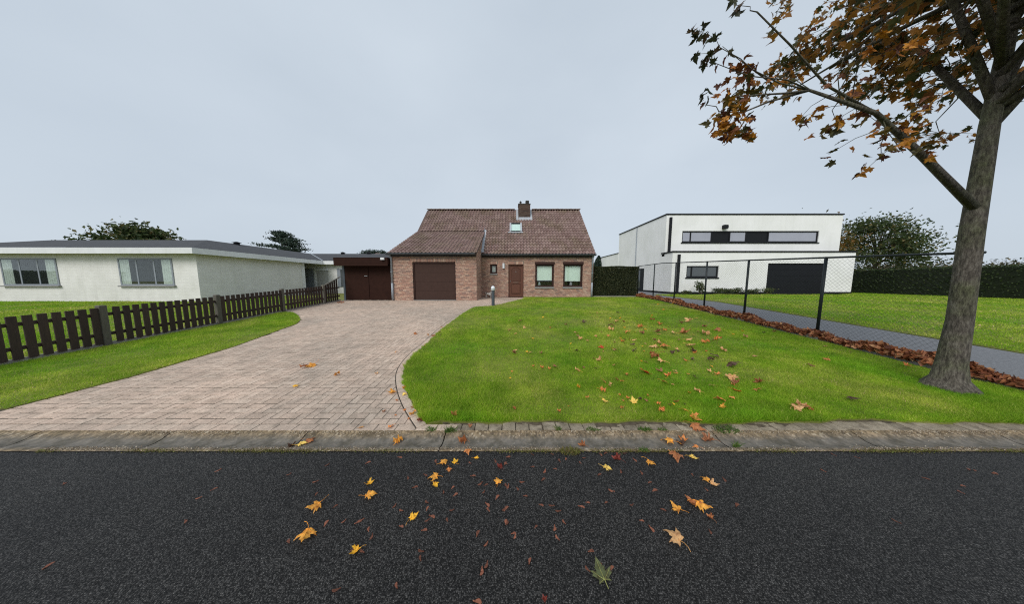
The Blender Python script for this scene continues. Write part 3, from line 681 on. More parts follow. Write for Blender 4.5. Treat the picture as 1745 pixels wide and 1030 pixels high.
def back_boxes(q, x0, x1, y0, y1, z0, z1, holes):
    xs_ = sorted({x0, x1} | {min(max(h[k], x0), x1) for h in holes for k in (0, 1)}); zs_ = sorted({z0, z1} | {min(max(h[k], z0), z1) for h in holes for k in (2, 3)})
    for i in range(len(xs_) - 1):
        for j in range(len(zs_) - 1):
            mx_, mz_ = (xs_[i] + xs_[i + 1]) / 2, (zs_[j] + zs_[j + 1]) / 2
            if not any(h[0] < mx_ < h[1] and h[2] < mz_ < h[3] for h in holes): q.box(xs_[i], xs_[i + 1], y0, y1, zs_[j], zs_[j + 1])
def grow(h, e=0.006): return (h[0] - e, h[1] + e, h[2] - e, h[3] + e)
def put_front(q, Y):
    def f(a0, a1, z0, z1): 
        d = random.uniform(0.006, 0.012); q.box(a0, a1, Y - d, Y + 0.10, z0, z1, random.random())
    return f
def put_side(q, X, sgn):
    def f(a0, a1, z0, z1):
        d = random.uniform(0.006, 0.012); q.box(*sorted((X + sgn * d, X - sgn * 0.05)), a0, a1, z0, z1, random.random())
    return f
Z0 = PLAT - 0.03
# openings
gx0, gz1 = at(702.6, 446.5, YG); gx1, _ = at(775.9, 446.5, YG)
GAR = (gx0, gx1, PLAT - 0.1, gz1)
dx0, dz1 = at(866.3, 450.6, YM); dx1, _ = at(892.3, 450.6, YM); DOOR = (dx0, dx1, PLAT - 0.1, dz1)
wx0, wz1 = at(835.2, 450.6, YM); wx1, wz0 = at(847.5, 466.7, YM); WC = (wx0, wx1, wz0, wz1)
a0, a1z = at(912.3, 447.0, YM); a1, a0z = at(943.6, 489.6, YM); W1 = (a0, a1, a0z, a1z)
c0, c1z = at(960.3, 447.0, YM); c1, c0z = at(992.2, 489.6, YM); W2 = (c0, c1, c0z, c1z)
SOL = 0.19
# garage front wall
gtop = EZG - 0.10
q = MB(); back_boxes(q, XL, XS, YG, YG + 0.28, PLAT - 0.3, gtop, [grow(GAR)]); wall_g = build('garage_wall', q, 'mortar', house)
q = MB(); brick_rows(q, XL, XS, Z0, flat_top(gtop), [GAR], put_front(q, YG), [(GAR[0] - 0.08, GAR[1] + 0.08, GAR[3], GAR[3] + SOL)]); stuff(build('bricks', q, 'brick', wall_g))
# house front wall
mtop = EZM - 0.12
HM = [DOOR, WC, W1, W2]
q = MB(); back_boxes(q, XS + 0.002, XR, YM, YM + 0.28, PLAT - 0.3, mtop, [grow(h) for h in HM]); wall_m = build('front_wall', q, 'mortar', house)
q = MB(); brick_rows(q, XS + 0.02, XR, Z0, flat_top(mtop), HM, put_front(q, YM), [(DOOR[0], DOOR[1], DOOR[3], DOOR[3] + SOL), (WC[0] - 0.02, WC[1] + 0.02, WC[3], WC[3] + SOL)]); stuff(build('bricks', q, 'brick', wall_m))
# garage side wall that climbs above the main roof under the garage tiles
def side_top(yA, yB, zA, slope, zmax):
    def f(a0, a1, zz=None):
        if zz is None: return a0, a1, zmax
        return max(a0, yA + (zz - zA) / slope) if zz > zA else a0, a1, zmax
    return f
q = MB().prism([(YG + 0.282, PLAT - 0.3), (KY + 0.2, PLAT - 0.3), (KY + 0.2, gar_z(KY) - 0.12), (YG + 0.282, gar_z(YG + 0.282) - 0.12)], 'x', XS - 0.28, XS)
wall_s = build('garage_side_wall', q, 'mortar', house)
q = MB(); brick_rows(q, YG + 0.004, KY, Z0, side_top(YG, KY, gar_z(YG) - 0.12, SG, gar_z(KY) - 0.14), [], put_side(q, XS, 1)); stuff(build('bricks', q, 'brick', wall_s))
# gable walls and back wall
def gable_top(a0, a1, zz=None):
    zt = RZ - 0.2
    if zz is None: return a0, a1, zt
    if zz < mtop: return a0, a1, zt
    d = (zz - mtop) / SM; return a0 + d, a1 - d, zt
gp = [(YM + 0.002, PLAT - 0.3), (BACK, PLAT - 0.3), (BACK, mtop), (RY, RZ - 0.15), (YM + 0.002, mtop)]
wall_r = build('gable_wall', MB().prism([(YM + 0.282, PLAT - 0.3), (BACK, PLAT - 0.3), (BACK, mtop), (RY, RZ - 0.18), (YM + 0.282, mtop + 0.1)], 'x', XR - 0.28, XR - 0.001), 'mortar', house)
q = MB(); brick_rows(q, YM + 0.004, BACK, Z0, gable_top, [], put_side(q, XR, 1)); stuff(build('bricks', q, 'brick', wall_r))
wall_l = build('gable_wall', MB().prism([(YG + 0.282, PLAT - 0.3), (BACK, PLAT - 0.3), (BACK, mtop), (RY, RZ - 0.18), (KY, KZ - 0.18), (YG + 0.282, gar_z(YG + 0.282) - 0.13)], 'x', XL + 0.001, XL + 0.28), 'mortar', house)
def left_top(a0, a1, zz=None):
    zt = RZ - 0.2; zg = gar_z(YG) - 0.15
    if zz is None: return a0, a1, zt
    lo = a0
    if zz > KZ - 0.2: lo = KY + (zz - KZ + 0.2) / SM
    elif zz > zg: lo = YG + (zz - zg) / SG
    hi = a1 - max(0, (zz - mtop)) / SM
    return lo, hi, zt
q = MB(); brick_rows(q, YG + 0.004, BACK, Z0, left_top, [], put_side(q, XL, -1)); stuff(build('bricks', q, 'brick', wall_l))
build('back_wall', MB().box(XL + 0.282, XR - 0.282, BACK - 0.28, BACK - 0.002, PLAT - 0.3, mtop), 'brick', house)

# ---- roof
RXL, RXR = XL - 0.06, XR + 0.05
roof = build('roof', MB().prism([(EYM, EZM - 0.06), (RY, RZ - 0.06), (BACK + 0.25, EZM - 0.3), (BACK + 0.25, EZM - 0.36), (RY, RZ - 0.16), (EYM + 0.05, EZM - 0.14)], 'x', XS + 0.002, RXR)
             .prism([(KY, KZ - 0.06), (RY, RZ - 0.06), (BACK + 0.25, EZM - 0.3), (BACK + 0.25, EZM - 0.36), (RY, RZ - 0.16), (KY + 0.05, KZ - 0.14)], 'x', RXL, XS + 0.001)
             .prism([(EYG, EZG - 0.06), (KY + 0.1, KZ + SG * 0.1 - 0.075), (KY + 0.1, KZ - 0.13), (EYG + 0.05, EZG - 0.13)], 'x', RXL, XS + 0.04), 'tile_under', house)
TW = 0.2
def tiles(q, x0, x1, yE, zE, slope, length, rowlen, rnd_seed, skip=None, ymin_of_x=None):
    g = random.Random(rnd_seed); th = math.atan(slope); c_, s__ = math.cos(th), math.sin(th)
    cols = round((x1 - x0) / TW); tw = (x1 - x0) / cols; rows = int(length / rowlen + 0.6); rl = length / rows
    prof6 = [(0.0, 0.004), (0.14, -0.010), (0.32, -0.016), (0.50, -0.008), (0.64, 0.012), (0.80, 0.030), (0.94, 0.026), (1.06, 0.006)]
    for r_ in range(rows):
        for k in range(cols):
            xa = x0 + k * tw; u0 = r_ * rl - 0.02; u1 = u0 + rl + 0.06; um = (u0 + u1) / 2
            if skip and skip(xa + tw / 2, yE + um * c_): continue
            o_ = len(q.v); jz = g.uniform(-0.003, 0.003); rr = g.random(); sk = g.gauss(0, 0.004)
            for (u, off) in ((u0, 0.034), (u0 + 0.5 * (u1 - u0), 0.014), (u1, -0.006)):
                for (t, h) in prof6:
                    hn = h * 1.55 + off + jz; q.v.append((xa + t * tw + sk * (u - um), yE + u * c_ - hn * s__, zE + u * s__ + hn * c_))
            for (t, h) in prof6:
                hn = h * 1.55 + 0.034 + jz - 0.034; u = u0 + 0.002; q.v.append((xa + t * tw + sk * (u - um), yE + u * c_ - hn * s__, zE + u * s__ + hn * c_))
            n_ = len(prof6)
            for a in range(2):
                for b in range(n_ - 1): q.f.append((o_ + a * n_ + b, o_ + a * n_ + b + 1, o_ + (a + 1) * n_ + b + 1, o_ + (a + 1) * n_ + b)); q.r.append(rr)
            for b in range(n_ - 1): q.f.append((o_ + 3 * n_ + b, o_ + 3 * n_ + b + 1, o_ + b + 1, o_ + b)); q.r.append(rr)
CHX0, CHX1, CHY0, CHY1 = 0.47, 1.31, 17.50, 18.30
SKX0, SKX1, SKY0, SKY1 = -0.16, 0.68, 16.14, 16.88
Lm = math.hypot(RY - EYM, RZ - EZM)
def skip_main(x, y):
    if x < XS and y < KY + 0.02: return True
    if CHX0 - 0.02 < x < CHX1 + 0.02 and y > CHY0 - 0.05: return True
    return SKX0 < x < SKX1 and SKY0 - 0.05 < y < SKY1 + 0.02
q = MB(); tiles(q, XS + 0.03 - 0.2 * 22, RXR, EYM, EZM - 0.03, SM, Lm, 0.325, 3, skip_main); tm = build('roof_tiles', q, 'tile', roof, smooth=True); stuff(tm)
Lg = math.hypot(KY + 0.06 - EYG, SG * (KY + 0.06 - EYG))
q = MB(); tiles(q, RXL, XS + 0.05, EYG, EZG - 0.03, SG, Lg, 0.305, 4); stuff(build('roof_tiles', q, 'tile', roof, smooth=True))
# ridge tiles, each one a piece
x = RXL; rm = None
while x < RXR - 0.1:
    if not (CHX0 - 0.3 < x < CHX1 - 0.03):
        if rm is None:
            q = MB()
            for i, (u, e) in enumerate(((0, 0.0), (0.30, 0.012), (0.35, 0.02), (0.36, 0.0))):
                for k in range(9): a = math.pi * k / 8; q.v.append((u, (0.115 + e) * math.cos(a), (0.085 + e) * math.sin(a) - 0.02))
            for i in range(3):
                for k in range(8): q.f.append((i * 9 + k, (i + 1) * 9 + k, (i + 1) * 9 + k + 1, i * 9 + k + 1)); q.r.append(0)
            o = build('ridge_tile', q, 'ridge', None, smooth=True); rm = o.data; o.parent = roof
        else:
            o = bpy.data.objects.new('ridge_tile', rm); COL.objects.link(o); o.parent = roof
        o.location = (x, RY - YM, RZ + 0.005 - PLAT); o.rotation_euler = (0, random.gauss(0, 0.01), 0)
    x += 0.33
# flashing strip between garage wall and main roof
th = math.atan(SM)
q = MB(); y0, y1 = EYM + 0.03, KY + 0.12
q.add([(XS + 0.014, y0, main_z(y0) - 0.02), (XS + 0.014, y1, main_z(y1) - 0.02), (XS + 0.014, y1, main_z(y1) + 0.18), (XS + 0.014, y0, main_z(y0) + 0.17),
       (XS + 0.022, y0, main_z(y0) - 0.02), (XS + 0.022, y1, main_z(y1) - 0.02), (XS + 0.022, y1, main_z(y1) + 0.18), (XS + 0.022, y0, main_z(y0) + 0.17)],
      [(0, 1, 2, 3), (7, 6, 5, 4), (0, 3, 7, 4), (3, 2, 6, 7), (1, 5, 6, 2), (0, 4, 5, 1)])
q.add([(XS + 0.022, y0, main_z(y0) + 0.045), (XS + 0.16, y0, main_z(y0) + 0.03), (XS + 0.16, y1, main_z(y1) + 0.03), (XS + 0.022, y1, main_z(y1) + 0.045)], [(0, 1, 2, 3)])
build('flashing', q, 'flash', roof)
# chimney
ch = build('chimney', MB().box(CHX0, CHX1, CHY0, CHY1, 5.9, 7.09), 'mortar_dark', house)
q = MB(); z = 5.98; row = 0
while z < 7.05:
    st_ = 0.11 * (row % 2)
    x = CHX0 - st_
    while x < CHX1:
        b0, b1 = max(x, CHX0 - 0.008), min(x + 0.2, CHX1 + 0.008)
        if b1 - b0 > 0.03: q.box(b0, b1, CHY0 - 0.008, CHY0 + 0.03, z, z + 0.055, random.random())
        x += 0.211
    y = CHY0 + 0.032
    while y < CHY1:
        for X_ in (CHX0 - 0.008, CHX1 - 0.022): q.box(X_, X_ + 0.03, y, min(y + 0.2, CHY1), z, z + 0.055, random.random())
        y += 0.211
    z += 0.066; row += 1
stuff(build('bricks', q, 'brick_dark', ch))
build('chimney_cap', MB().bbox(CHX0 - 0.03, CHX1 + 0.03, CHY0 - 0.03, CHY1 + 0.03, 7.085, 7.13, 0.01), 'mortar_dark', ch)
xc, zc_ = 0.63, 7.13
build('cowl', MB().lathe(xc, 17.9, [(0.085, 7.12), (0.08, 7.28), (0.06, 7.30), (0.06, 7.33), (0.10, 7.34), (0.015, 7.43), (0.008, 7.47)], 14), 'pot_black', ch, smooth=False)
q = MB()
for i in range(3): q.box(0.99, 1.25, 17.76, 18.02, 7.16 + i * 0.095, 7.22 + i * 0.095)
q.box(1.01, 1.23, 17.78, 18.0, 7.12, 7.44)
build('louvred_cowl', q, 'pot_black', ch)
q = MB(); d = 0.16
for (xa, xb, ya, yb) in ((CHX0 - d, CHX1 + d, CHY0 - 0.20, CHY0 - 0.01), (CHX0 - d, CHX0 - 0.01, CHY0 - 0.01, RY - 0.02), (CHX1 + 0.01, CHX1 + d, CHY0 - 0.01, RY - 0.02)):
    e = 0.052
    q.add([(xa, ya, main_z(ya) + e), (xb, ya, main_z(ya) + e), (xb, yb, main_z(yb) + e), (xa, yb, main_z(yb) + e), (xa, ya, main_z(ya) - 0.03), (xb, ya, main_z(ya) - 0.03), (xb, yb, main_z(yb) - 0.03), (xa, yb, main_z(yb) - 0.03)], [(0, 1, 2, 3), (4, 5, 1, 0), (5, 6, 2, 1), (6, 7, 3, 2), (7, 4, 0, 3)])
build('chimney_flashing', q, 'flash', ch)
# skylight: frame proud of the tiles
def on_roof(x, y, h): return (x, y - h * math.sin(th), main_z(y) + h * math.cos(th))
def roof_box(q, xa, xb, ya, yb, h0, h1):
    q.add([on_roof(xa, ya, h0), on_roof(xb, ya, h0), on_roof(xb, yb, h0), on_roof(xa, yb, h0), on_roof(xa, ya, h1), on_roof(xb, ya, h1), on_roof(xb, yb, h1), on_roof(xa, yb, h1)],
          [(0, 3, 2, 1), (4, 5, 6, 7), (0, 1, 5, 4), (1, 2, 6, 5), (2, 3, 7, 6), (3, 0, 4, 7)])
e = 0.11
def roof_part(name, par, mat, *a):
    q = MB(); roof_box(q, *a); return build(name, q, mat, par)
sky_w = roof_part('skylight', house, 'anthracite', SKX0 + 0.01, SKX1 - 0.01, SKY0 + 0.01, SKY1 - 0.01, -0.05, 0.028)
for xa in (SKX0, SKX1 - e): roof_part('side_cover', sky_w, 'flash', xa, xa + e, SKY0, SKY1, -0.05, 0.10)
roof_part('bottom_frame', sky_w, 'anthracite', SKX0 + e, SKX1 - e, SKY0, SKY0 + 0.045, -0.05, 0.085)
roof_part('top_frame', sky_w, 'anthracite', SKX0 + e, SKX1 - e, SKY1 - 0.05, SKY1, -0.05, 0.115)
roof_part('apron', sky_w, 'flash', SKX0 - 0.09, SKX1 + 0.06, SKY0 - 0.075, SKY0 - 0.005, 0.0, 0.045)
q = MB(); roof_box(q, SKX0 + e, SKX1 - e, SKY0 + 0.045, SKY1 - 0.05, 0.065, 0.075); build('pane', q, 'glass', sky_w)
q = MB(); roof_box(q, SKX0 + e, SKX1 - e, SKY0 + 0.045, SKY1 - 0.05, 0.03, 0.04); build('blind', q, simple('skylight_backing', (0.74, 0.84, 0.82), 0.8, 0.03), sky_w)  # pale flat sheet close under the glass

# ---- gutters and downpipes
def eave_gutter(x0, x1, yE, zE, name):
    q = MB(); n_ = 9; r_ = 0.075; yc = yE - 0.03; zc = zE - 0.01
    pr = [(yc - r_ * math.cos(math.pi * k / n_), zc - r_ * 1.1 * math.sin(math.pi * k / n_)) for k in range(n_ + 1)]
    pr = [(pr[0][0] - 0.012, zc + 0.012), (pr[0][0], zc + 0.016)] + pr
    inner = [(y + (0.006 if y < yc else -0.006), z + 0.006) for y, z in pr[::-1]]
    q.prism(pr + inner, 'x', x0, x1)
    xx = x0 + 0.4
    while xx < x1: q.prism([(y, z - 0.004) for y, z in pr] + [(y, z - 0.0005) for y, z in pr[::-1]], 'x', xx, xx + 0.025); xx += 0.62
    q.prism([(p[0], p[1]) for p in pr[2:]], 'x', x0 - 0.003, x0); q.prism([(p[0], p[1]) for p in pr[2:]], 'x', x1, x1 + 0.003)
    o = build(name, q, 'gutter_zinc', house)
    return o
eave_gutter(XL - 0.12, XS - 0.02, EYG - 0.02, EZG - 0.05, 'roof_gutter')
eave_gutter(XS + 0.02, XR + 0.07, EYM - 0.02, EZM - 0.06, 'roof_gutter')
build('fascia', MB().box(XL, XS - 0.003, EYG + 0.045, YG - 0.015, EZG - 0.20, EZG - 0.10), 'dark_fascia', house)
build('fascia', MB().box(XS + 0.03, XR, EYM + 0.045, YM - 0.015, EZM - 0.22, EZM - 0.12), 'dark_fascia', house)
def downpipe(x, yw, yg, ztop, zbot):
    q = MB(); q.tube([(x, yg + 0.02, ztop - 0.06), (x, yg + 0.03, ztop - 0.13), (x, yw - 0.065, ztop - 0.24), (x, yw - 0.065, zbot + 0.9)], 0.048, 14)
    q.tube([(x, yw - 0.065, zbot + 0.92), (x, yw - 0.065, zbot + 0.02)], 0.055, 14)
    o = build('downpipe', q, 'zinc', house, smooth=True)
    for z in (zbot + 0.5, zbot + 1.5): build('bracket', MB().tube([(x, yw - 0.065, z), (x, yw - 0.065, z + 0.03)], 0.062, 14), 'zinc', o)
downpipe(XL + 0.03, YG, EYG, EZG, PLAT); downpipe(XR - 0.08, YM, EYM, EZM, PLAT)

# ---- garage door, sections with woodgrain grooves
gd = build('garage_door', MB().box(GAR[0], GAR[1], YG + 0.14, YG + 0.17, PLAT, GAR[3]), 'anthracite', house)
q = MB(); t_ = 0.07
q.box(GAR[0] + 0.002, GAR[0] + t_, YG + 0.05, YG + 0.14, PLAT + 0.01, GAR[3] - 0.002); q.box(GAR[1] - t_, GAR[1] - 0.002, YG + 0.05, YG + 0.14, PLAT + 0.01, GAR[3] - 0.002); q.box(GAR[0] + t_, GAR[1] - t_, YG + 0.048, YG + 0.14, GAR[3] - 0.075, GAR[3] - 0.002)
build('door_frame', q, 'brown_frame', gd)
zz = PLAT + 0.02; sec = (GAR[3] - 0.075 - zz) / 4
for i in range(4):
    q = MB(); q.bbox(GAR[0] + t_, GAR[1] - t_, YG + 0.085, YG + 0.135, zz + i * sec + 0.002, zz + (i + 1) * sec - 0.003, 0.008)
    build('door_section', q, 'garage_brown', gd)
build('threshold', MB().bbox(GAR[0] - 0.02, GAR[1] + 0.02, YG - 0.06, YG + 0.13, PLAT - 0.05, PLAT + 0.012, 0.006), 'sill', gd)

# ---- front door
dr = build('front_door', MB().box(DOOR[0] + 0.075, DOOR[1] - 0.075, YM + 0.11, YM + 0.15, PLAT + 0.03, DOOR[3] - 0.09), 'door_wood', house)
q = MB(); q.box(DOOR[0] + 0.002, DOOR[0] + 0.075, YM + 0.06, YM + 0.15, PLAT + 0.02, DOOR[3] - 0.002); q.box(DOOR[1] - 0.075, DOOR[1] - 0.002, YM + 0.06, YM + 0.15, PLAT + 0.02, DOOR[3] - 0.002); q.box(DOOR[0] + 0.075, DOOR[1] - 0.075, YM + 0.062, YM + 0.15, DOOR[3] - 0.09, DOOR[3] - 0.002)
build('door_frame', q, 'door_wood', dr)
xa, xb = DOOR[0] + 0.20, DOOR[1] - 0.20; zm = PLAT + 0.98
def arch_panel(q, x0, x1, z0, z1, rise, y0, y1, n_=10):
    poly = [(x0, z0), (x1, z0)] + [(x1 + (x0 - x1) * k / n_, z1 + rise * math.sin(math.pi * k / n_)) for k in range(n_ + 1)]
    q.prism(poly, 'y', y0, y1)
def moulding(q, pts, r_=0.02): 
    for i in range(len(pts) - 1): q.tube([pts[i], pts[i + 1]], r_, 6)
yp = YM + 0.108
q = MB(); arch_panel(q, xa + 0.04, xb - 0.04, zm + 0.06, DOOR[3] - 0.32, 0.10, YM + 0.098, YM + 0.112); build('door_panel', q, 'door_wood', dr)
q = MB(); q.box(xa + 0.04, xb - 0.04, YM + 0.098, YM + 0.112, PLAT + 0.27, zm - 0.16); build('door_panel', q, 'door_wood', dr)
q = MB()
ap = [(xa, yp, zm + 0.03), (xb, yp, zm + 0.03)] + [(xb + (xa - xb) * k / 10, yp, DOOR[3] - 0.30 + 0.12 * math.sin(math.pi * k / 10)) for k in range(11)] + [(xa, yp, zm + 0.03)]
moulding(q, ap); moulding(q, [(xa, yp, PLAT + 0.23), (xb, yp, PLAT + 0.23), (xb, yp, zm - 0.12), (xa, yp, zm - 0.12), (xa, yp, PLAT + 0.23)])
build('moulding', q, 'door_wood', dr)
build('letter_slot', MB().bbox((xa + xb) / 2 - 0.16, (xa + xb) / 2 + 0.16, YM + 0.092, YM + 0.112, zm - 0.075, zm - 0.015, 0.004), simple('slot_bronze', (0.16, 0.10, 0.075), 0.4), dr)
q = MB().tube([(DOOR[0] + 0.12, YM + 0.11, zm), (DOOR[0] + 0.12, YM + 0.07, zm), (DOOR[0] + 0.13, YM + 0.06, zm - 0.02), (DOOR[0] + 0.13, YM + 0.06, zm + 0.1)], 0.011, 8); build('handle', q, 'steel', dr)
build('peephole', MB().tube([((xa + xb) / 2, YM + 0.112, PLAT + 1.6), ((xa + xb) / 2, YM + 0.09, PLAT + 1.6)], 0.02, 12), 'steel', dr)
build('threshold', MB().bbox(DOOR[0] - 0.03, DOOR[1] + 0.03, YM - 0.07, YM + 0.10, PLAT - 0.06, PLAT + 0.025, 0.006), 'brown_frame', dr)

# ---- windows
def window(h, blind_px, box=True, ornament=None):
    x0, x1, z0, z1 = h; f = 0.075; yf = YM + 0.06
    zt = z1 - (0.14 if box else 0.0)
    q = MB(); q.box(x0 + 0.002, x0 + f, yf, yf + 0.07, z0 + 0.005, zt); q.box(x1 - f, x1 - 0.002, yf, yf + 0.07, z0 + 0.005, zt); q.box(x0 + f, x1 - f, yf + 0.002, yf + 0.07, z0 + 0.005, z0 + f); q.box(x0 + f, x1 - f, yf + 0.002, yf + 0.07, zt - f * 0.8, zt)
    w = build('window', q, 'brown_frame', house)
    q = MB(); e = 0.035
    q.box(x0 + f, x0 + f + e, yf + 0.018, yf + 0.06, z0 + f, zt - f * 0.8); q.box(x1 - f - e, x1 - f, yf + 0.018, yf + 0.06, z0 + f, zt - f * 0.8); q.box(x0 + f + e, x1 - f - e, yf + 0.02, yf + 0.06, z0 + f, z0 + f + e); q.box(x0 + f + e, x1 - f - e, yf + 0.02, yf + 0.06, zt - f * 0.8 - e, zt - f * 0.8)
    build('sash', q, 'brown_frame', w)
    build('pane', MB().box(x0 + f + e, x1 - f - e, yf + 0.036, yf + 0.044, z0 + f + e, zt - f * 0.8 - e), 'glass', w)
    q = MB(); D = 1.6 if box else 0.5; a, b, cz, dz_ = x0 - 0.1, x1 + 0.1, z0 - 0.1, z1 + 0.05; ya = YM + 0.285; yb = ya + D
    q.add([(a, ya, cz), (b, ya, cz), (b, yb, cz), (a, yb, cz), (a, ya, dz_), (b, ya, dz_), (b, yb, dz_), (a, yb, dz_)], [(0, 1, 2, 3), (7, 6, 5, 4), (2, 6, 7, 3), (1, 5, 6, 2), (0, 3, 7, 4)]); build('room_shade', q, 'interior', w)
    if box:
        build('shutter_box', MB().bbox(x0 - 0.035, x1 + 0.035, YM - 0.045, YM + 0.10, z1 - 0.14, z1 + 0.01, 0.01), 'brown_frame', w)
        for X_ in (x0 + 0.012, x1 - 0.047): build('shutter_rail', MB().box(X_, X_ + 0.035, YM + 0.018, YM + 0.058, z0 + 0.01, z1 - 0.14), 'brown_frame', w)
    bz = at(900, blind_px, YM + 0.17)[1]
    build('blind', MB().box(x0 + 0.05, x1 - 0.05, YM + 0.165, YM + 0.172, bz, z1), 'blind' if box else 'shutter', w)
    build('blind_bar', MB().box(x0 + 0.05, x1 - 0.05, YM + 0.16, YM + 0.178, bz - 0.02, bz - 0.001), 'white_paint', w)
    build('sill', MB().bbox(x0 - 0.03, x1 + 0.01, YM - 0.06, YM + 0.10, z0 - 0.075, z0 + 0.004, 0.008), 'sill', w)
    return w
window(W1, 477.7); window(W2, 479.0)
wq = window(WC, 463.2, box=False)
def ornament(px, pyb, lab, sc, col):
    x, z = at(px, pyb, YM + 0.24)
    z = W1[2] + 0.07
    o = build('ornament', MB().lathe(x, YM + 0.22, [(0.05 * sc, z), (0.09 * sc, z + 0.05), (0.085 * sc, z + 0.14), (0.05 * sc, z + 0.2), (0.035 * sc, z + 0.23), (0.05 * sc, z + 0.26)], 14), col, loc=(x, YM + 0.22, z)); tag(o, lab, 'vase')
ornament(972.5, 486, 'pale lilac vase behind the right window under the blind', 1.0, M['ornament'])
ornament(919, 486, 'dim grey vase behind the left window under the blind', 0.9, M['zinc'])

# ---- lamp by the door
lx, lz = at(858.2, 458.5, YM); lz1 = at(858.2, 449, YM)[1]
lamp = thing('wall_lamp', 'white half-round wall lamp on the bricks left of the front door', 'lamp', (lx, YM, lz))
q = MB(); n_ = 10
q.prism([(lx + 0.075 * math.cos(math.pi + math.pi * k / n_), YM - 0.02 + 0.10 * math.sin(math.pi + math.pi * k / n_)) for k in range(n_ + 1)], 'z', lz + 0.02, lz1); build('lamp_shade', q, 'opal', lamp, smooth=False)
build('base', MB().box(lx - 0.06, lx + 0.06, YM - 0.02, YM - 0.004, lz - 0.01, lz1 - 0.01), 'anthracite', lamp)

# ---- garden bollard light
bx, by = ground(840.3, 521.6); bz = float(prof(by))
bol = thing('bollard_light', 'grey round bollard lamp with white domed head at the lawn edge', 'lamp', (bx, by, bz))
build('post', MB().lathe(bx, by, [(0.072, bz), (0.072, bz + 0.70)], 24), 'bollard_grey', bol, smooth=False)
build('lamp_head', MB().lathe(bx, by, [(0.074, bz + 0.70), (0.090, bz + 0.705), (0.092, bz + 0.80), (0.086, bz + 0.845), (0.068, bz + 0.88), (0.04, bz + 0.90), (0.01, bz + 0.908)], 24), 'opal', bol, smooth=True)
build('ring', MB().lathe(bx, by, [(0.094, bz + 0.775), (0.096, bz + 0.78), (0.096, bz + 0.792), (0.094, bz + 0.797)], 24), 'flash', bol)

# ---- stone dog by the wall (one continuous skinned body)
dxp, dyp = at(832.5, 509, 14.35)[0], 14.35
me = bpy.data.meshes.new('garden_statue')
J_ = [((0, 0, .20), .062), ((.10, 0, .205), .066), ((-.10, 0, .20), .06), ((.165, 0, .26), .045), ((.20, 0, .285), .055), ((.265, 0, .262), .030),
      ((.11, .045, .11), .026), ((.115, .048, .01), .024), ((.11, -.045, .11), .026), ((.115, -.048, .01), .024),
      ((-.11, .045, .12), .030), ((-.125, .048, .06), .022), ((-.115, .048, .01), .024), ((-.11, -.045, .12), .030), ((-.125, -.048, .06), .022), ((-.115, -.048, .01), .024),
      ((-.16, 0, .24), .018), ((-.19, 0, .29), .012), ((.175, .05, .30), .020), ((.17, .065, .255), .014), ((.175, -.05, .30), .020), ((.17, -.065, .255), .014)]
E_ = [(0, 1), (0, 2), (1, 3), (3, 4), (4, 5), (1, 6), (6, 7), (1, 8), (8, 9), (2, 10), (10, 11), (11, 12), (2, 13), (13, 14), (14, 15), (2, 16), (16, 17), (4, 18), (18, 19), (4, 20), (20, 21)]
me.from_pydata([p for p, _ in J_], E_, [])
dog = bpy.data.objects.new('garden_statue', me); COL.objects.link(dog)
dog.modifiers.new('skin', 'SKIN'); dog.modifiers.new('sub', 'SUBSURF').levels = 2; dog.modifiers['sub'].render_levels = 2
for i, (_, r_) in enumerate(J_): me.skin_vertices[0].data[i].radius = (r_, r_)
me.skin_vertices[0].data[0].use_root = True
dog.location = (dxp, dyp, PLAT + 0.015); dog.rotation_euler = (0, 0, R(-25)); dog.scale = (1.12, 1.25, 1.12); me.materials.append(M['statue'])
tag(dog, 'small white and black dog statue standing against the wall by the garage', 'statue')

# ================================================================== SHED, PICKET FENCE
SX0, SX1, SY = -9.05, XL - 0.10, 12.62
shed = thing('shed', 'flat-roofed dark brown shed with double doors between fence and garage', 'shed', ((SX0 + SX1) / 2, SY, PLAT))
build('body', MB().box(SX0 + 0.10, SX1, SY + 0.06, SY + 6, PLAT - 0.05, 2.70), 'shed_brown', shed)
q = MB(); zf0, zf1 = 2.36, 2.765
for i in range(3): q.bbox(SX0 - 0.13, SX1 + 0.06, SY - 0.42, SY - 0.39, zf0 + i * (zf1 - zf0) / 3 + 0.002, zf0 + (i + 1) * (zf1 - zf0) / 3 - 0.003, 0.004)
build('fascia', q, 'shed_brown', shed)
build('roof', MB().box(SX0 - 0.10, SX1 + 0.04, SY - 0.39, SY + 6.1, 2.46, 2.74), 'shed_brown', shed)
build('roof_trim', MB().box(SX0 - 0.14, SX1 + 0.07, SY - 0.43, SY + 6.1, 2.767, 2.785), 'shed_brown', shed)
build('post', MB().box(SX0, SX0 + 0.10, SY, SY + 0.10, PLAT - 0.05, 2.46), 'bollard_grey', shed)
xm = at(628.5, 480, SY)[0]
for (xa, xb) in ((SX0 + 0.12, xm - 0.012), (xm + 0.012, SX1 - 0.01)):
    d_ = build('door', MB().bbox(xa, xb, SY + 0.01, SY + 0.055, PLAT + 0.02, 2.42, 0.003), 'shed_brown', shed)
    if xa < xm: build('handle', MB().bbox(xm - 0.21, xm - 0.05, SY - 0.03, SY + 0.008, PLAT + 1.29, PLAT + 1.32, 0.006), 'steel', d_)
fl = thing('flood_light', 'small white flood light on the shed roof edge beside the downpipe', 'lamp', (SX1 - 0.16, SY - 0.45, 2.70))
build('head', MB().bbox(SX1 - 0.25, SX1 - 0.07, SY - 0.52, SY - 0.44, 2.66, 2.77, 0.012), 'white_paint', fl)
build('bracket', MB().box(SX1 - 0.19, SX1 - 0.13, SY - 0.44, SY - 0.425, 2.64, 2.79), 'anthracite', fl)

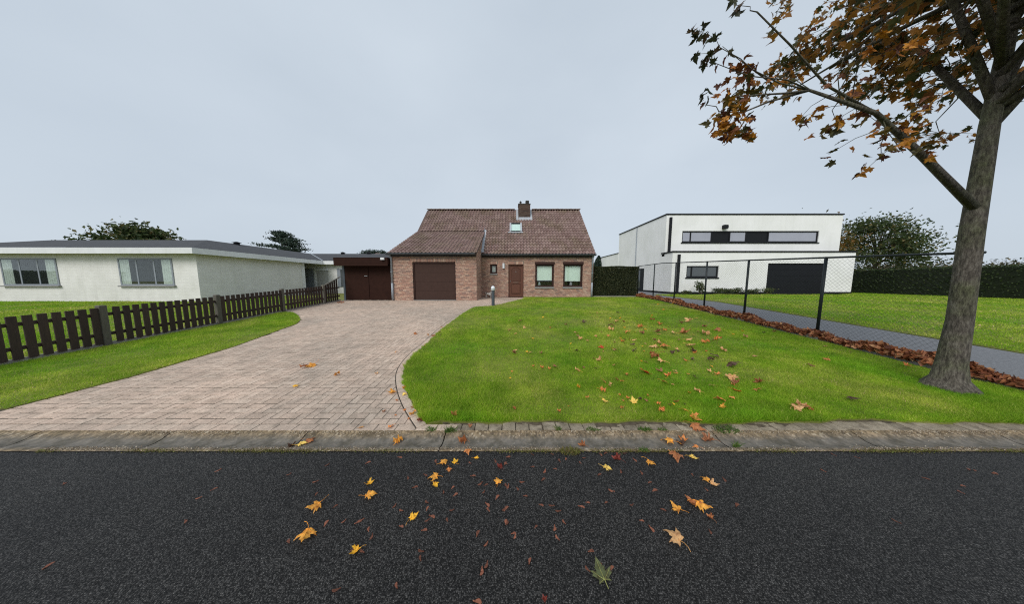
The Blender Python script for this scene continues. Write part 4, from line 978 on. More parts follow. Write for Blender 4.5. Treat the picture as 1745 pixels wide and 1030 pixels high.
pf = thing('picket_fence', 'dark brown wooden picket fence along the left of the drive', 'fence', (-9.08, 8, float(prof(8))))
FXL = -9.08
py_posts = [12.35, 11.3, 9.25, 7.2, 5.15, 3.1]
for i, y in enumerate(py_posts):
    if i == 0: continue
    z = float(prof(y)); build('post', MB().bbox(FXL - 0.05, FXL + 0.05, y - 0.05, y + 0.05, z - 0.05, z + 0.90, 0.01), 'post_wood', pf)
def top_of(y): 
    return float(prof(y)) + 0.85 + (0.0 if y < 11.3 else (y - 11.3) / 1.15 * 0.38)
y = 3.2
while y < 12.4:
    if min(abs(y - p_) for p_ in py_posts) > 0.085:
        z = float(prof(y)); w = 0.048
        q = MB().box(FXL + 0.012, FXL + 0.032, y - w, y + w, z + 0.05, top_of(y), random.random())
        build('picket', q, 'picket', pf)
    y += 0.142
for hgt in (0.22, 0.66):
    for i in range(len(py_posts) - 1):
        ya, yb = py_posts[i + 1], py_posts[i]; za, zb = float(prof(ya)) + hgt, float(prof(yb)) + hgt
        build('rail', MB().add([(FXL - 0.02, ya, za), (FXL + 0.010, ya, za), (FXL + 0.010, yb, zb), (FXL - 0.02, yb, zb), (FXL - 0.02, ya, za + 0.07), (FXL + 0.010, ya, za + 0.07), (FXL + 0.010, yb, zb + 0.07), (FXL - 0.02, yb, zb + 0.07)], [(0, 3, 2, 1), (4, 5, 6, 7), (0, 1, 5, 4), (1, 2, 6, 5), (2, 3, 7, 6), (3, 0, 4, 7)]), 'picket', pf)
build('cap_rail', MB().prism([(11.35, top_of(11.35) + 0.0), (12.42, top_of(12.42)), (12.42, top_of(12.42) + 0.035), (11.35, top_of(11.35) + 0.035)], 'x', FXL - 0.01, FXL + 0.05), 'post_wood', pf)
build('gravel_board', MB().prism([(3.1, float(prof(3.1)) - 0.05), (12.4, float(prof(12.4)) - 0.05), (12.4, float(prof(12.4)) + 0.07), (3.1, float(prof(3.1)) + 0.07)], 'x', FXL - 0.025, FXL + 0.0), 'concrete', pf)

# ================================================================== WHITE BUNGALOW, left
bg = thing('bungalow', 'low white painted brick bungalow with dark grey roof behind the picket fence', 'house', (-20, 16, PLAT))
BX, BY0, BY1 = -16.35, 12.3, 18.4; BXL = -30.0; Zf0, Zf1 = 2.95, 3.24; BRY = 20.4
build('wall', MB().box(BXL, BX, BY0, BY0 + 0.3, PLAT - 0.2, Zf0 + 0.02).box(BX - 0.3, BX, BY0 + 0.301, BY1, PLAT - 0.2, Zf0 + 0.02), 'white_brick', bg)
build('wall', MB().box(-17.6, -8.6, BRY, BRY + 0.3, PLAT - 0.2, Zf0 + 0.02).box(-22, -17.61, BRY, BRY + 0.3, PLAT - 0.2, Zf0 + 0.02), 'white_brick', bg)
build('column', MB().bbox(BX - 0.22, BX + 0.02, BY1 + 0.002, BY1 + 0.25, PLAT - 0.1, Zf0, 0.01), 'white_paint', bg)
q = MB(); o = 0.45
q.box(BXL - o, BX + o, BY0 - o, BY0 - o + 0.04, Zf0, Zf1).box(BX + o - 0.04, BX + o, BY0 - o + 0.041, BRY - o, Zf0, Zf1).box(BX + o - 0.04, -8.0, BRY - o + 0.001, BRY - o + 0.041, Zf0, Zf1); build('fascia', q, 'white_paint', bg)
build('soffit', MB().box(BXL - o, BX + o - 0.042, BY0 - o + 0.042, BY1 + 2, Zf0 + 0.022, Zf0 + 0.06).box(BX + o - 0.04, -8.0, BRY - o + 0.043, BRY, Zf0 + 0.022, Zf0 + 0.06), 'shutter', bg)
zr = 4.27; xr, yr = -20.2, 23.9
x1_, y1_ = BX + o, BY0 - o; y2_ = BRY - o; xe = -8.0; xw = BXL - o
ze = Zf1 + 0.005
V_ = [(x1_, y1_, ze), (x1_, y2_, ze), (xr, yr, zr), (xr, y1_ + 4, zr), (xe, y2_, ze), (xe, yr, zr), (xw, y1_, ze), (xw, y1_ + 4, zr), (xw, yr + 5, ze), (xe, yr + 5, ze), (xr, yr + 5, ze)]
build('roof', MB().add(V_, [(0, 1, 2, 3), (1, 4, 5, 2), (0, 3, 7, 6), (2, 5, 9, 8), (3, 2, 8, 7)]), 'flat_roof', bg)
build('valley', MB().tube([(x1_, y2_, ze + 0.015), (xr, yr, zr + 0.015)], 0.04, 6), 'zinc', bg)
for (rx, ry) in ((-19.8, 17.2), (-14.3, 23.8), (-11.0, 23.8), (-16.9, 23.8)):
    zz_ = zr - (0.0 if rx > -17 else 0.05); build('roof_vent', MB().lathe(rx, ry, [(0.16, zz_ - 0.05), (0.16, zz_ + 0.07), (0.26, zz_ + 0.08), (0.05, zz_ + 0.16)], 12), 'anthracite', bg)
gd2 = build('porch_door', MB().box(*sorted((at(518.5, 470, BRY)[0], at(534.5, 470, BRY)[0])), BRY - 0.03, BRY - 0.005, PLAT, 2.62), 'grey_door', bg)
xq = at(517.8, 470, BRY)[0]; xq2 = at(535.8, 470, BRY)[0]
build('frame', MB().box(xq - 0.12, xq, BRY - 0.05, BRY - 0.004, PLAT, 2.84).box(xq2, xq2 + 0.12, BRY - 0.05, BRY - 0.004, PLAT, 2.84).box(xq, xq2, BRY - 0.05, BRY - 0.004, 2.64, 2.84), 'white_paint', gd2)
sx0, sx1 = at(540.5, 470, BRY)[0], at(560, 470, BRY)[0]
gw = build('window', MB().box(sx0, sx1, BRY - 0.02, BRY - 0.004, PLAT + 0.3, 2.46), 'shutter', bg)
build('shutter_box', MB().bbox(sx0 - 0.08, sx1 + 0.06, BRY - 0.09, BRY - 0.003, 2.46, 2.62, 0.01), 'white_paint', gw)
q = MB()
for i in range(26): q.box(sx0 + 0.02, sx1 - 0.02, BRY - 0.026, BRY - 0.021, PLAT + 0.33 + i * 0.062, PLAT + 0.33 + i * 0.062 + 0.054)
build('shutter_slats', q, 'shutter', gw)
sx0, sx1 = at(575.5, 470, BRY)[0], at(592, 470, BRY)[0]
gw = build('window', MB().box(sx0, sx0 + 0.28, BRY - 0.05, BRY - 0.004, PLAT + 0.5, 2.62).box(sx1 - 0.1, sx1, BRY - 0.05, BRY - 0.004, PLAT + 0.5, 2.62).box(sx0 + 0.28, sx1 - 0.1, BRY - 0.05, BRY - 0.004, 2.52, 2.62), 'grey_door', bg)
build('pane', MB().box(sx0 + 0.28, sx1 - 0.1, BRY - 0.03, BRY - 0.01, PLAT + 0.5, 2.52), 'tinted', gw)
def plain_window(par, x0, x1, y, z0, z1, nm=2, frame='grey_door'):
    q = MB().box(x0, x1, y - 0.03, y - 0.004, z0, z0 + 0.07).box(x0, x1, y - 0.03, y - 0.004, z1 - 0.07, z1)
    for k in range(nm + 1):
        xx = x0 + (x1 - x0 - 0.07) * k / nm; q.box(xx, xx + 0.07, y - 0.03, y - 0.005, z0 + 0.07, z1 - 0.07)
    w = build('window', q, frame, par); build('room_shade', MB().box(x0 + 0.02, x1 - 0.02, y - 0.007, y - 0.004, z0 + 0.02, z1 - 0.02), 'interior', w)  # thin near-black sheet on the wall, shade of a room painted in
    for ca, cb in ((0.02, 0.2), (0.8, 0.98)):
        cq = MB(); xa_, xb_ = x0 + (x1 - x0) * ca, x0 + (x1 - x0) * cb; m_ = 9
        for k in range(m_): cq.box(xa_ + (xb_ - xa_) * k / m_, xa_ + (xb_ - xa_) * (k + 1) / m_, y - 0.0125 - 0.004 * (k % 2), y - 0.0075, z0 + 0.05, z1 - 0.05)
        build('curtain', cq, 'curtain', w)
    build('pane', MB().box(x0 + 0.02, x1 - 0.02, y - 0.024, y - 0.020, z0 + 0.02, z1 - 0.02), 'glass', w)
    build('sill', MB().bbox(x0 - 0.06, x1 + 0.06, y - 0.10, y - 0.002, z0 - 0.07, z0 - 0.002, 0.006), 'sill', w)
plain_window(bg, -20.4, -17.6, BY0, 1.35, 2.75, 3); plain_window(bg, -26.5, -23.6, BY0, 1.35, 2.75, 3)
# white wedge of a gable seen between shed and house
gb = thing('garden_building', 'white gabled outbuilding whose verge shows between shed roof and brick house', 'building', (-12.5, 30, PLAT))
gxa, gza = at(647, 439.5, 30); gxb, gzb = at(668, 432.5, 30)
build('gable', MB().prism([(gxa - 1, PLAT), (gxb + 4, PLAT), (gxb + 4, gzb + 1.0), (gxb + 3, gzb + 1.3), (gxa - 1, gza - 0.35)], 'y', 30, 34), 'white_paint', gb)
build('roof_felt', MB().prism([(gxa - 1.2, gza - 0.40), (gxb + 3, gzb + 1.32), (gxb + 3, gzb + 1.42), (gxa - 1.2, gza - 0.30)], 'y', 30.05, 34), 'flat_roof', gb)

# ================================================================== WHITE MODERN HOUSE, right
wh = thing('modern_house', 'white rendered flat-roofed modern house with black trim behind the wire fence', 'house', (18, 19, PLAT))
WX, WY1, WY2, WBK = 12.62, 18.7, 19.7, 28.2; WXR = 27.0; ZT = 6.93; ZL = 3.80
uw = [at(1163, 393.8, WY2), at(1290, 413.5, WY2)]
def flat_wall(x0, x1, y, t, z0, z1, holes):
    q = MB(); back_boxes(q, x0, x1, y, y + t, z0, z1, holes); return q
UW = (uw[0][0], 25.2, uw[1][1], uw[0][1]); lw0 = at(1170.5, 453.5, WY1); lw1 = at(1223.5, 473.5, WY1); LW = (lw0[0], lw1[0], lw1[1], lw0[1])
LD = (20.2, 24.8, PLAT - 0.1, 2.95)
build('upper_wall', flat_wall(WX, WXR, WY2, 0.35, ZL - 0.2, ZT, [UW]), 'white_render', wh)
build('lower_wall', flat_wall(WX, WXR, WY1, 0.35, PLAT - 0.2, ZL, [LW, LD]), 'white_render', wh)
sw = build('side_wall', MB().prism([(WY1 + 0.351, PLAT - 0.2), (WBK, PLAT - 0.2), (WBK, ZT), (WY2 + 0.351, ZT), (WY2 + 0.351, ZL), (WY1 + 0.351, ZL)], 'x', WX, WX + 0.35), 'white_render', wh)
build('rear_annex', MB().box(WX - 0.02, WX + 6, WBK, WBK + 5.5, PLAT - 0.2, 4.78), 'white_render', wh)
build('annex_coping', MB().box(WX - 0.07, WX + 6, WBK, WBK + 5.55, 4.782, 4.86), 'anthracite', wh)
build('back_wall', MB().box(WX + 0.351, WXR, WBK - 0.35, WBK, PLAT, ZT).box(WXR - 0.35, WXR, WY2 + 0.352, WBK - 0.351, PLAT, ZT), 'white_render', wh)
build('roof', MB().box(WX + 0.1, WXR - 0.1, WY2 + 0.1, WBK - 0.1, ZT - 0.2, ZT - 0.05).box(WX + 0.1, WXR - 0.1, WY1 + 0.1, WY2 + 0.34, ZL - 0.15, ZL - 0.03), 'flat_roof', wh)
build('coping', MB().box(WX - 0.05, WXR + 0.05, WY2 - 0.05, WY2 + 0.36, ZT, ZT + 0.10).box(WX - 0.05, WX + 0.36, WY2 + 0.361, WBK + 0.05, ZT, ZT + 0.10).box(WXR - 0.36, WXR + 0.05, WY2 + 0.361, WBK + 0.05, ZT, ZT + 0.10), 'anthracite', wh)
build('coping', MB().box(WX - 0.05, WXR + 0.05, WY1 - 0.05, WY2 - 0.002, ZL + 0.002, ZL + 0.11).box(WX - 0.05, WX - 0.002, WY2 - 0.002, WY2 + 0.42, ZL + 0.03, ZL + 0.11), 'anthracite', wh)
build('plinth', MB().box(WX - 0.03, WXR + 0.03, WY1 - 0.03, WY1 - 0.002, PLAT - 0.1, PLAT + 0.14).box(WX - 0.03, WX - 0.002, WY1, WBK, PLAT - 0.1, PLAT + 0.14), 'anthracite', wh)
for (px, py0, py1, Y) in ((1143.5, 370.5, 430, WY2), (1157.5, 434, 502, WY1)):
    x, z1 = at(px, py0, Y - 0.06); z0 = ZL + 0.11 if Y == WY2 else PLAT + 0.02
    build('downpipe', MB().box(x - 0.09, x + 0.09, Y - 0.12, Y - 0.005, z0, z1), 'anthracite', wh)
build('cable_pipe', MB().tube([(WX - 0.03, at(1085, 385, 24.2)[1] * 0 + 24.2, 3.0), (WX - 0.03, 24.2, ZT - 0.05)], 0.05, 8), 'zinc', wh)
def big_window(par, h, y, splits, panels=(), glass='tinted'):
    x0, x1, z0, z1 = h; f = 0.09
    q = MB().box(x0, x1, y + 0.06, y + 0.16, z0, z0 + f * 1.3).box(x0, x1, y + 0.06, y + 0.16, z1 - f, z1)
    xs_ = [x0] + splits + [x1 - f]
    for xx in xs_: q.box(xx, xx + f, y + 0.058, y + 0.16, z0 + f * 1.3, z1 - f)
    w = build('window', q, 'anthracite', par)
    for i in range(len(xs_) - 1):
        build('panel' if i in panels else 'pane', MB().box(xs_[i] + f, xs_[i + 1], y + 0.10, y + 0.13, z0 + f * 1.3, z1 - f), 'anthracite' if i in panels else glass, w)
    build('sill', MB().bbox(x0 - 0.08, x1 + 0.05, y - 0.06, y + 0.058, z0 - 0.07, z0 + 0.01, 0.006), 'anthracite', w)
fx = lambda px, Y: at(px, 400, Y)[0]
big_window(wh, UW, WY2, [fx(1177, WY2), fx(1213, WY2), fx(1244, WY2), fx(1272, WY2), fx(1310, WY2)], panels=(2, 4), glass='sky_curtain_pane')
big_window(wh, LW, WY1, [fx(1183, WY1)])
gdr = build('garage_door', MB().box(LD[0], LD[1], WY1 + 0.12, WY1 + 0.18, PLAT, LD[3]), 'anthracite', wh)
for i in range(5): build('door_section', MB().bbox(LD[0] + 0.01, LD[1] - 0.01, WY1 + 0.09, WY1 + 0.119, PLAT + 0.02 + i * 0.47, PLAT + 0.48 + i * 0.47, 0.008), 'anthracite', gdr)
sdx = [at(1089.5, 470, 1), at(1096, 470, 1)]
sy0, sy1 = 22.6, 23.75
sdo = build('side_door', MB().box(WX - 0.02, WX - 0.001, sy0, sy1, PLAT + 0.02, 2.75), 'anthracite', wh)
build('pane', MB().box(WX - 0.03, WX - 0.021, sy0 + 0.62, sy1 - 0.15, PLAT + 0.3, 2.6), 'tinted', sdo)
lx, lz = at(1233.5, 387, WY2)
build('wall_spot', MB().bbox(lx - 0.16, lx + 0.16, WY2 - 0.25, WY2 - 0.003, lz - 0.16, lz + 0.14, 0.03).box(lx + 0.161, lx + 0.3, WY2 - 0.12, WY2 - 0.02, lz - 0.06, lz + 0.06), 'anthracite', wh)

# ================================================================== HEDGE, WIRE FENCE, LOW BEECH HEDGE
def box_hedge(name, x0, x1, y0, y1, z0, z1, label, N, size, mat, seed, rough=0.03):
    h = thing(name, label, 'hedge', ((x0 + x1) / 2, (y0 + y1) / 2, z0)); g = np.random.default_rng(seed)
    build('core', MB().box(x0 + 0.10, x1 - 0.10, y0 + 0.10, y1 - 0.10, z0, z1 - 0.10), 'hedge', h)
    dx_, dy_, dz_ = x1 - x0, y1 - y0, z1 - z0; areas = np.array([dx_ * dz_, dx_ * dz_ * 0.5, dy_ * dz_, dy_ * dz_, dx_ * dy_]); f = g.choice(5, N, p=areas / areas.sum())
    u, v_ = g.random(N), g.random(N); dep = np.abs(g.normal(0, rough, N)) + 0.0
    P = np.empty((N, 3)); P[:, 0] = x0 + dx_ * u; P[:, 1] = y0 + dy_ * v_; P[:, 2] = z0 + dz_ * v_
    k = f == 0; P[k, 1] = y0 + dep[k]; k = f == 1; P[k, 1] = y1 - dep[k]
    k = f == 2; P[k, 0] = x0 + dep[k]; P[k, 1] = y0 + dy_ * u[k]; k = f == 3; P[k, 0] = x1 - dep[k]; P[k, 1] = y0 + dy_ * u[k]
    k = f == 4; P[k, 2] = z1 - dep[k]; P[:, 2] += 0.02 * np.sin(P[:, 0] * 3) + (v_ > 0.6) * rough * (np.sin(P[:, 1] * 2.3) + np.sin(P[:, 1] * 5.1 + 1)) * (dy_ > 3); P[:, 1] += 0.03 * np.sin(P[:, 0] * 5 + P[:, 2] * 4)
    V, F = leaf_cloud(P, size, seed + 1)
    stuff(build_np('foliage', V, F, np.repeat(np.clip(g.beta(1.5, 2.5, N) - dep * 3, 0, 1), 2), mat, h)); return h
box_hedge('hedge', 5.22, 8.05, 15.0, 15.8, PLAT + 0.05, 2.50, 'tall clipped dark hedge between the brick house and the wire fence', 26000, 0.055, 'hedge', 21)
structure(build('concrete_edge', MB().bbox(5.2, 8.0, 14.93, 14.99, PLAT - 0.1, PLAT + 0.06, 0.006), 'concrete'))

cf = thing('wire_fence', 'black chain-link fence with slim posts along the right of the lawn', 'fence', (FX(9), 9, float(prof(9))))
posts = [15.0, 13.15, 11.25, 9.3, 7.55, 5.6, 3.7]
for y in posts:
    z = float(prof(y)); p_ = build('post', MB().tube([(FX(y), y, z + 0.05), (FX(y), y, z + 1.98)], 0.029, 12), 'fence_green', cf, smooth=True)
    build('footing', MB().bbox(FX(y) - 0.11, FX(y) + 0.09, y - 0.11, y + 0.11, z - 0.1, z + 0.12, 0.02), 'concrete', p_)
build('top_rail', MB().tube([(FX(y), y, float(prof(y)) + 1.96) for y in (3.66, 7.5, 12.4, 15.05)], 0.021, 8), 'fence_green', cf)
q = MB(); s_ = 0.058; H_ = 1.74
def wire(ya, za, yb, zb, off):
    def P(y, z): return Vector((FX(y) + off, y, float(prof(y)) + 0.18 + z))
    a, b = P(ya, za), P(yb, zb); q.tube([a, b], 0.0015, 3, cap=False)
y = 3.7 - H_
while y < 15.0:
    y0_, y1_ = max(y, 3.7), min(y + H_, 15.0)
    if y1_ > y0_: wire(y0_, y0_ - y, y1_, y1_ - y, 0.035); wire(y0_, H_ - (y0_ - y), y1_, H_ - (y1_ - y), 0.039)
    y += s_ * 1.414
stuff(build('wire_mesh', q, 'fence_green', cf))
bb = structure(build('fence_kerb', MB().add([(FX(y) + o_, y, float(prof(y)) + z_) for y in (3.0, 12.4, 14.95) for o_, z_ in ((-0.05, -0.1), (0.05, -0.1), (0.05, 0.10), (-0.05, 0.10))],
     [(i * 4 + a, i * 4 + (a + 1) % 4, i * 4 + 4 + (a + 1) % 4, i * 4 + 4 + a) for i in (0, 1) for a in range(4)] + [(0, 3, 2, 1)]), 'concrete'))
lh = thing('low_hedge', 'low copper-brown beech hedge along the foot of the wire fence', 'hedge', (FX(9), 9, float(prof(9))))
g = np.random.default_rng(31); N = 8500; y = 3.0 + 12 * g.random(N) ** 1.0
hgt = 0.15 + 0.09 * np.sin(y * 2.7) * np.sin(y * 0.9 + 1) + 0.05 * np.sin(y * 7.1); a = g.uniform(0, np.pi, N); rr = np.sqrt(g.random(N))
P_ = np.stack([FX(y) + 0.15 * rr * np.cos(a) - 0.0, y, prof(y) + 0.07 + np.maximum(0.06, hgt * 0.75 + 0.02) * rr * np.sin(a)], 1)
V_, F_ = leaf_cloud(P_, 0.10, 32); stuff(build_np('foliage', V_, F_, np.repeat(g.random(N), 2), 'beech', lh))
q = MB()
for k in range(90):
    y = 3.1 + k * 0.132; z = float(prof(y)); q.tube([(FX(y), y, z + 0.1), (FX(y) + random.gauss(0, 0.06), y + random.gauss(0, 0.05), z + 0.2)], 0.006, 4)
stuff(build('stems', q, 'twig', lh))

# ================================================================== SHRUBS AND TREES AT A DISTANCE
def shrub(name, x, y, z, h, r_, N, size, mat, label, cat='shrub', seed=0, group=None, stems=8, sparse=0.0):
    t = thing(name, label, cat, (x, y, z), group); g = np.random.default_rng(seed); rn = random.Random(seed); q = MB(); P = []
    per = max(4, N // (stems * 6))
    for s in range(stems):
        a = rn.uniform(0, 6.28); l = h * rn.uniform(0.6, 1.0); tip = Vector((x + r_ * 0.85 * math.cos(a) * rn.uniform(0.2, 1), y + r_ * 0.85 * math.sin(a) * rn.uniform(0.2, 1), z + l))
        b0 = Vector((x + rn.gauss(0, 0.05), y + rn.gauss(0, 0.05), z)); mid = (b0 + tip) / 2 + Vector((rn.gauss(0, 0.05), rn.gauss(0, 0.05), 0.1 * h)); q.tube([b0, mid, tip], [0.014 * h ** 0.5, 0.010, 0.004], 5)
        for k in range(6):
            f = 0.25 + 0.75 * (k + rn.random()) / 6; c = b0.lerp(mid, f * 2) if f < 0.5 else mid.lerp(tip, f * 2 - 1)
            P.append(np.array(c) + g.normal(0, 1, (per, 3)) * np.array([r_ * 0.22, r_ * 0.22, h * 0.08]) * (1 - sparse * 0.5))
    build('stem', q, 'twig', t); P = np.concatenate(P); P[:, 2] = np.maximum(P[:, 2], z + 0.02)
    V, F = leaf_cloud(P, size, seed + 5); stuff(build_np('foliage', V, F, np.repeat(g.random(len(P)), 2), mat, t)); return t
sx, sy = 15.0, 17.6
shrub('shrub', at(1195, 490, 17.7)[0], 17.7, PLAT, 1.05, 0.55, 420, 0.11, 'shrub', 'loose young shrub with sparse leaves below the white house window', seed=41, stems=7, sparse=0.5)
for k, (px, h_, r_) in enumerate(((1168, 0.28, 0.35), (1222, 0.5, 0.5), (1240, 0.42, 0.5), (1256, 0.5, 0.55), (1280, 0.45, 0.6), (1310, 0.5, 0.6))):
    shrub('border_plant', at(px, 500, 18.0)[0], 18.0, PLAT, h_, r_, 500, 0.08, 'shrub', ['lowest plant at the black downpipe of the white house', 'tall grassy plant right of the young shrub', 'yellowing low plant second from the young shrub', 'leafy border plant third from the young shrub', 'broad low plant under the long upper window', 'rightmost low plant of the white house bed'][k], 'plant', 50 + k, 'plants in the bed of the white house')

def pine(x, y, z, h, r_, label, seed, base=0.35, N=9000):
    t = thing('pine_tree', label, 'tree', (x, y, z)); rn = random.Random(seed); g = np.random.default_rng(seed); q = MB(); P = []
    q.tube([(x, y, z), (x + 0.2, y, z + h * 0.5), (x, y, z + h * 0.97)], [0.32, 0.22, 0.05], 9); tr = build('trunk', q, 'bark', t); q = MB()
    nb = 46
    for i in range(nb):
        f = base + (1 - base) * (i + rn.random()) / nb; a = rn.uniform(0, 6.28); L = r_ * (1 - ((f - base) / (1 - base)) ** 1.7) * rn.uniform(0.6, 1.1) + 0.4
        b0 = Vector((x, y, z + h * f)); e = b0 + Vector((L * math.cos(a), L * math.sin(a), L * rn.uniform(0.0, 0.25))); q.tube([b0, (b0 + e) / 2 + Vector((0, 0, -0.05 * L)), e], [0.07, 0.05, 0.015], 5)
        for k in range(7):
            c = b0.lerp(e, 0.3 + 0.7 * (k + rn.random()) / 7); m_ = N // (nb * 7); P.append(np.array(c) + g.normal(0, 1, (m_, 3)) * np.array([0.42, 0.42, 0.16]))
    build('branches', q, 'bark', tr); P = np.concatenate(P); V, F = leaf_cloud(P, 0.28, seed + 1); stuff(build_np('crown', V, F, np.repeat(g.random(len(P)), 2), 'pine', t))
pine(-43.4, 45, PLAT, 10.0, 6.2, 'wide dark pine rising behind the bungalow roof', 61)
def conifer(x, y, z, h, r_, label, seed):
    t = thing('conifer', label, 'tree', (x, y, z)); g = np.random.default_rng(seed); N = 7000
    build('trunk', MB().tube([(x, y, z), (x, y, z + h * 0.95)], [0.15, 0.03], 8), 'bark', t)
    f = g.random(N) ** 0.8; a = g.uniform(0, 2 * np.pi, N); rr = r_ * (1 - f) ** 0.75 * np.sqrt(g.uniform(0.35, 1, N)) * (1 + 0.15 * np.sin(a * 5 + f * 20))
    P = np.stack([x + rr * np.cos(a), y + rr * np.sin(a), z + 0.2 + f * (h - 0.2)], 1); V, F = leaf_cloud(P, 0.26, seed); stuff(build_np('crown', V, F, np.repeat(g.random(N), 2), 'pine', t))
cxx, czz = at(1020.5, 437, 34); conifer(cxx, 34, PLAT, czz - PLAT, 1.75, 'small dark conifer behind the hedge beside the brick house', 62)
def broadleaf(x, y, z, h, r_, mat, label, seed, N=8000, size=0.3):
    t = thing('broadleaf_tree', label, 'tree', (x, y, z)); rn = random.Random(seed); g = np.random.default_rng(seed); q = MB()
    q.tube([(x, y, z), (x + 0.1, y, z + h * 0.3), (x, y, z + h * 0.6)], [0.25, 0.18, 0.1], 9); tr = build('trunk', q, 'bark', t); q = MB(); P = []
    for i in range(26):
        a = rn.uniform(0, 6.28); f = rn.uniform(0.35, 1.0); rad = r_ * math.sin(math.pi * min(0.97, max(0.1, f * 0.85))) * rn.uniform(0.35, 1)
        c = Vector((x + rad * math.cos(a), y + rad * math.sin(a), z + h * f)); q.tube([(x, y, z + h * min(0.55, f * 0.6)), tuple((Vector((x, y, z + h * f * 0.8)) + c) / 2), tuple(c)], [0.08, 0.05, 0.015], 5)
        P.append(np.array(c) + g.normal(0, 1, (N // 26, 3)) * r_ * np.array([0.2, 0.2, 0.14]))
    build('branches', q, 'bark', tr); P = np.concatenate(P); V, F = leaf_cloud(P, size, seed + 1); stuff(build_np('crown', V, F, np.repeat(g.random(len(P)), 2), mat, t))
# far house whose roof peeps over the bungalow, trees beside it
fh = thing('far_house', 'distant brown-roofed house peeping over the bungalow roof', 'house', (-37, 66, PLAT))
hx0, hx1 = at(612, 436, 66)[0], at(645, 436, 66)[0]; hz = at(628, 428.6, 66)[1]
build('wall', MB().box(hx0 - 0.5, hx1 + 0.5, 66.3, 74, PLAT, hz - 2.2), 'brick', fh)
build('roof', MB().add([(hx0 - 1, 66, hz - 2.3), (hx1 + 1, 66, hz - 2.3), (hx1 + 1, 75, hz - 2.3), (hx0 - 1, 75, hz - 2.3), (hx0 + 2.1, 70.5, hz), (hx1 - 2.1, 70.5, hz)], [(0, 1, 5, 4), (1, 2, 5), (2, 3, 4, 5), (3, 0, 4)]), 'tile', fh)
for px, py, r_, lab in ((625.5, 426.8, 1.5, 'dark treetop left of two above the bungalow roof'), (633.5, 428.0, 1.2, 'dark treetop in the middle above the bungalow roof'), (650, 428.6, 1.5, 'dark treetop beside the shed roof far behind')):
    xx, zz = at(px, py, 80); broadleaf(xx, 80, PLAT, zz - PLAT - 0.2, r_ * 2.0, 'pine', lab, int(px), 3500, 0.4)
broadleaf(-62, 40, PLAT, 8.5, 4.5, 'autumn', 'yellowing broad tree left of the pine', 71)
broadleaf(-38, 24, PLAT, 6.0, 2.8, 'shrub', 'green rounded tree at the far end of the bungalow', 72)
broadleaf(36, 30, PLAT, 8.0, 3.8, 'autumn', 'yellowing tree right of the white modern house', 73)
broadleaf(52, 34, PLAT, 9.0, 4.5, 'shrub', 'green tree far right beyond the white modern house', 74)
def wood(x0, x1, y, h, label, seed):
    g = np.random.default_rng(seed); N = 16000; x = g.uniform(x0, x1, N); top = h * (0.62 + 0.16 * np.sin(x * 0.31 + seed) + 0.12 * np.sin(x * 0.77) + 0.07 * np.sin(x * 1.9) + 0.04 * np.sin(x * 4.3)); f = g.random(N) ** 0.6
    P = np.stack([x + g.normal(0, .3, N), y + g.uniform(0, 9, N), PLAT + top * f + g.normal(0, .25, N)], 1); V, F = leaf_cloud(P, 0.75, seed); o = build_np('far_wood', V, F, np.repeat(g.random(N), 2), 'wood_far'); return stuff(tag(o, label, 'wood'))
M['wood_far'] = foliage_mat('far_wood', [(0, (0.045, 0.050, 0.030)), (0.6, (0.085, 0.085, 0.045)), (1, (0.16, 0.12, 0.06))], 0.2)
wood(-190, -84, 78, 9, 'far belt of trees left behind the bungalow', 91); wood(66, 190, 80, 9, 'far belt of trees right behind the white house', 92)
box_hedge('hedge', -34.5, -33.6, 4.0, 14.0, float(prof(5)) - 0.1, 2.3, 'clipped green hedge at the far side of the bungalow garden', 9000, 0.10, 'shrub', 81, 0.06)
box_hedge('hedge', 29.0, 30.0, 4.0, 26.0, 0.2, 2.5, 'clipped green hedge beyond the white modern house', 12000, 0.10, 'shrub', 83, 0.06)

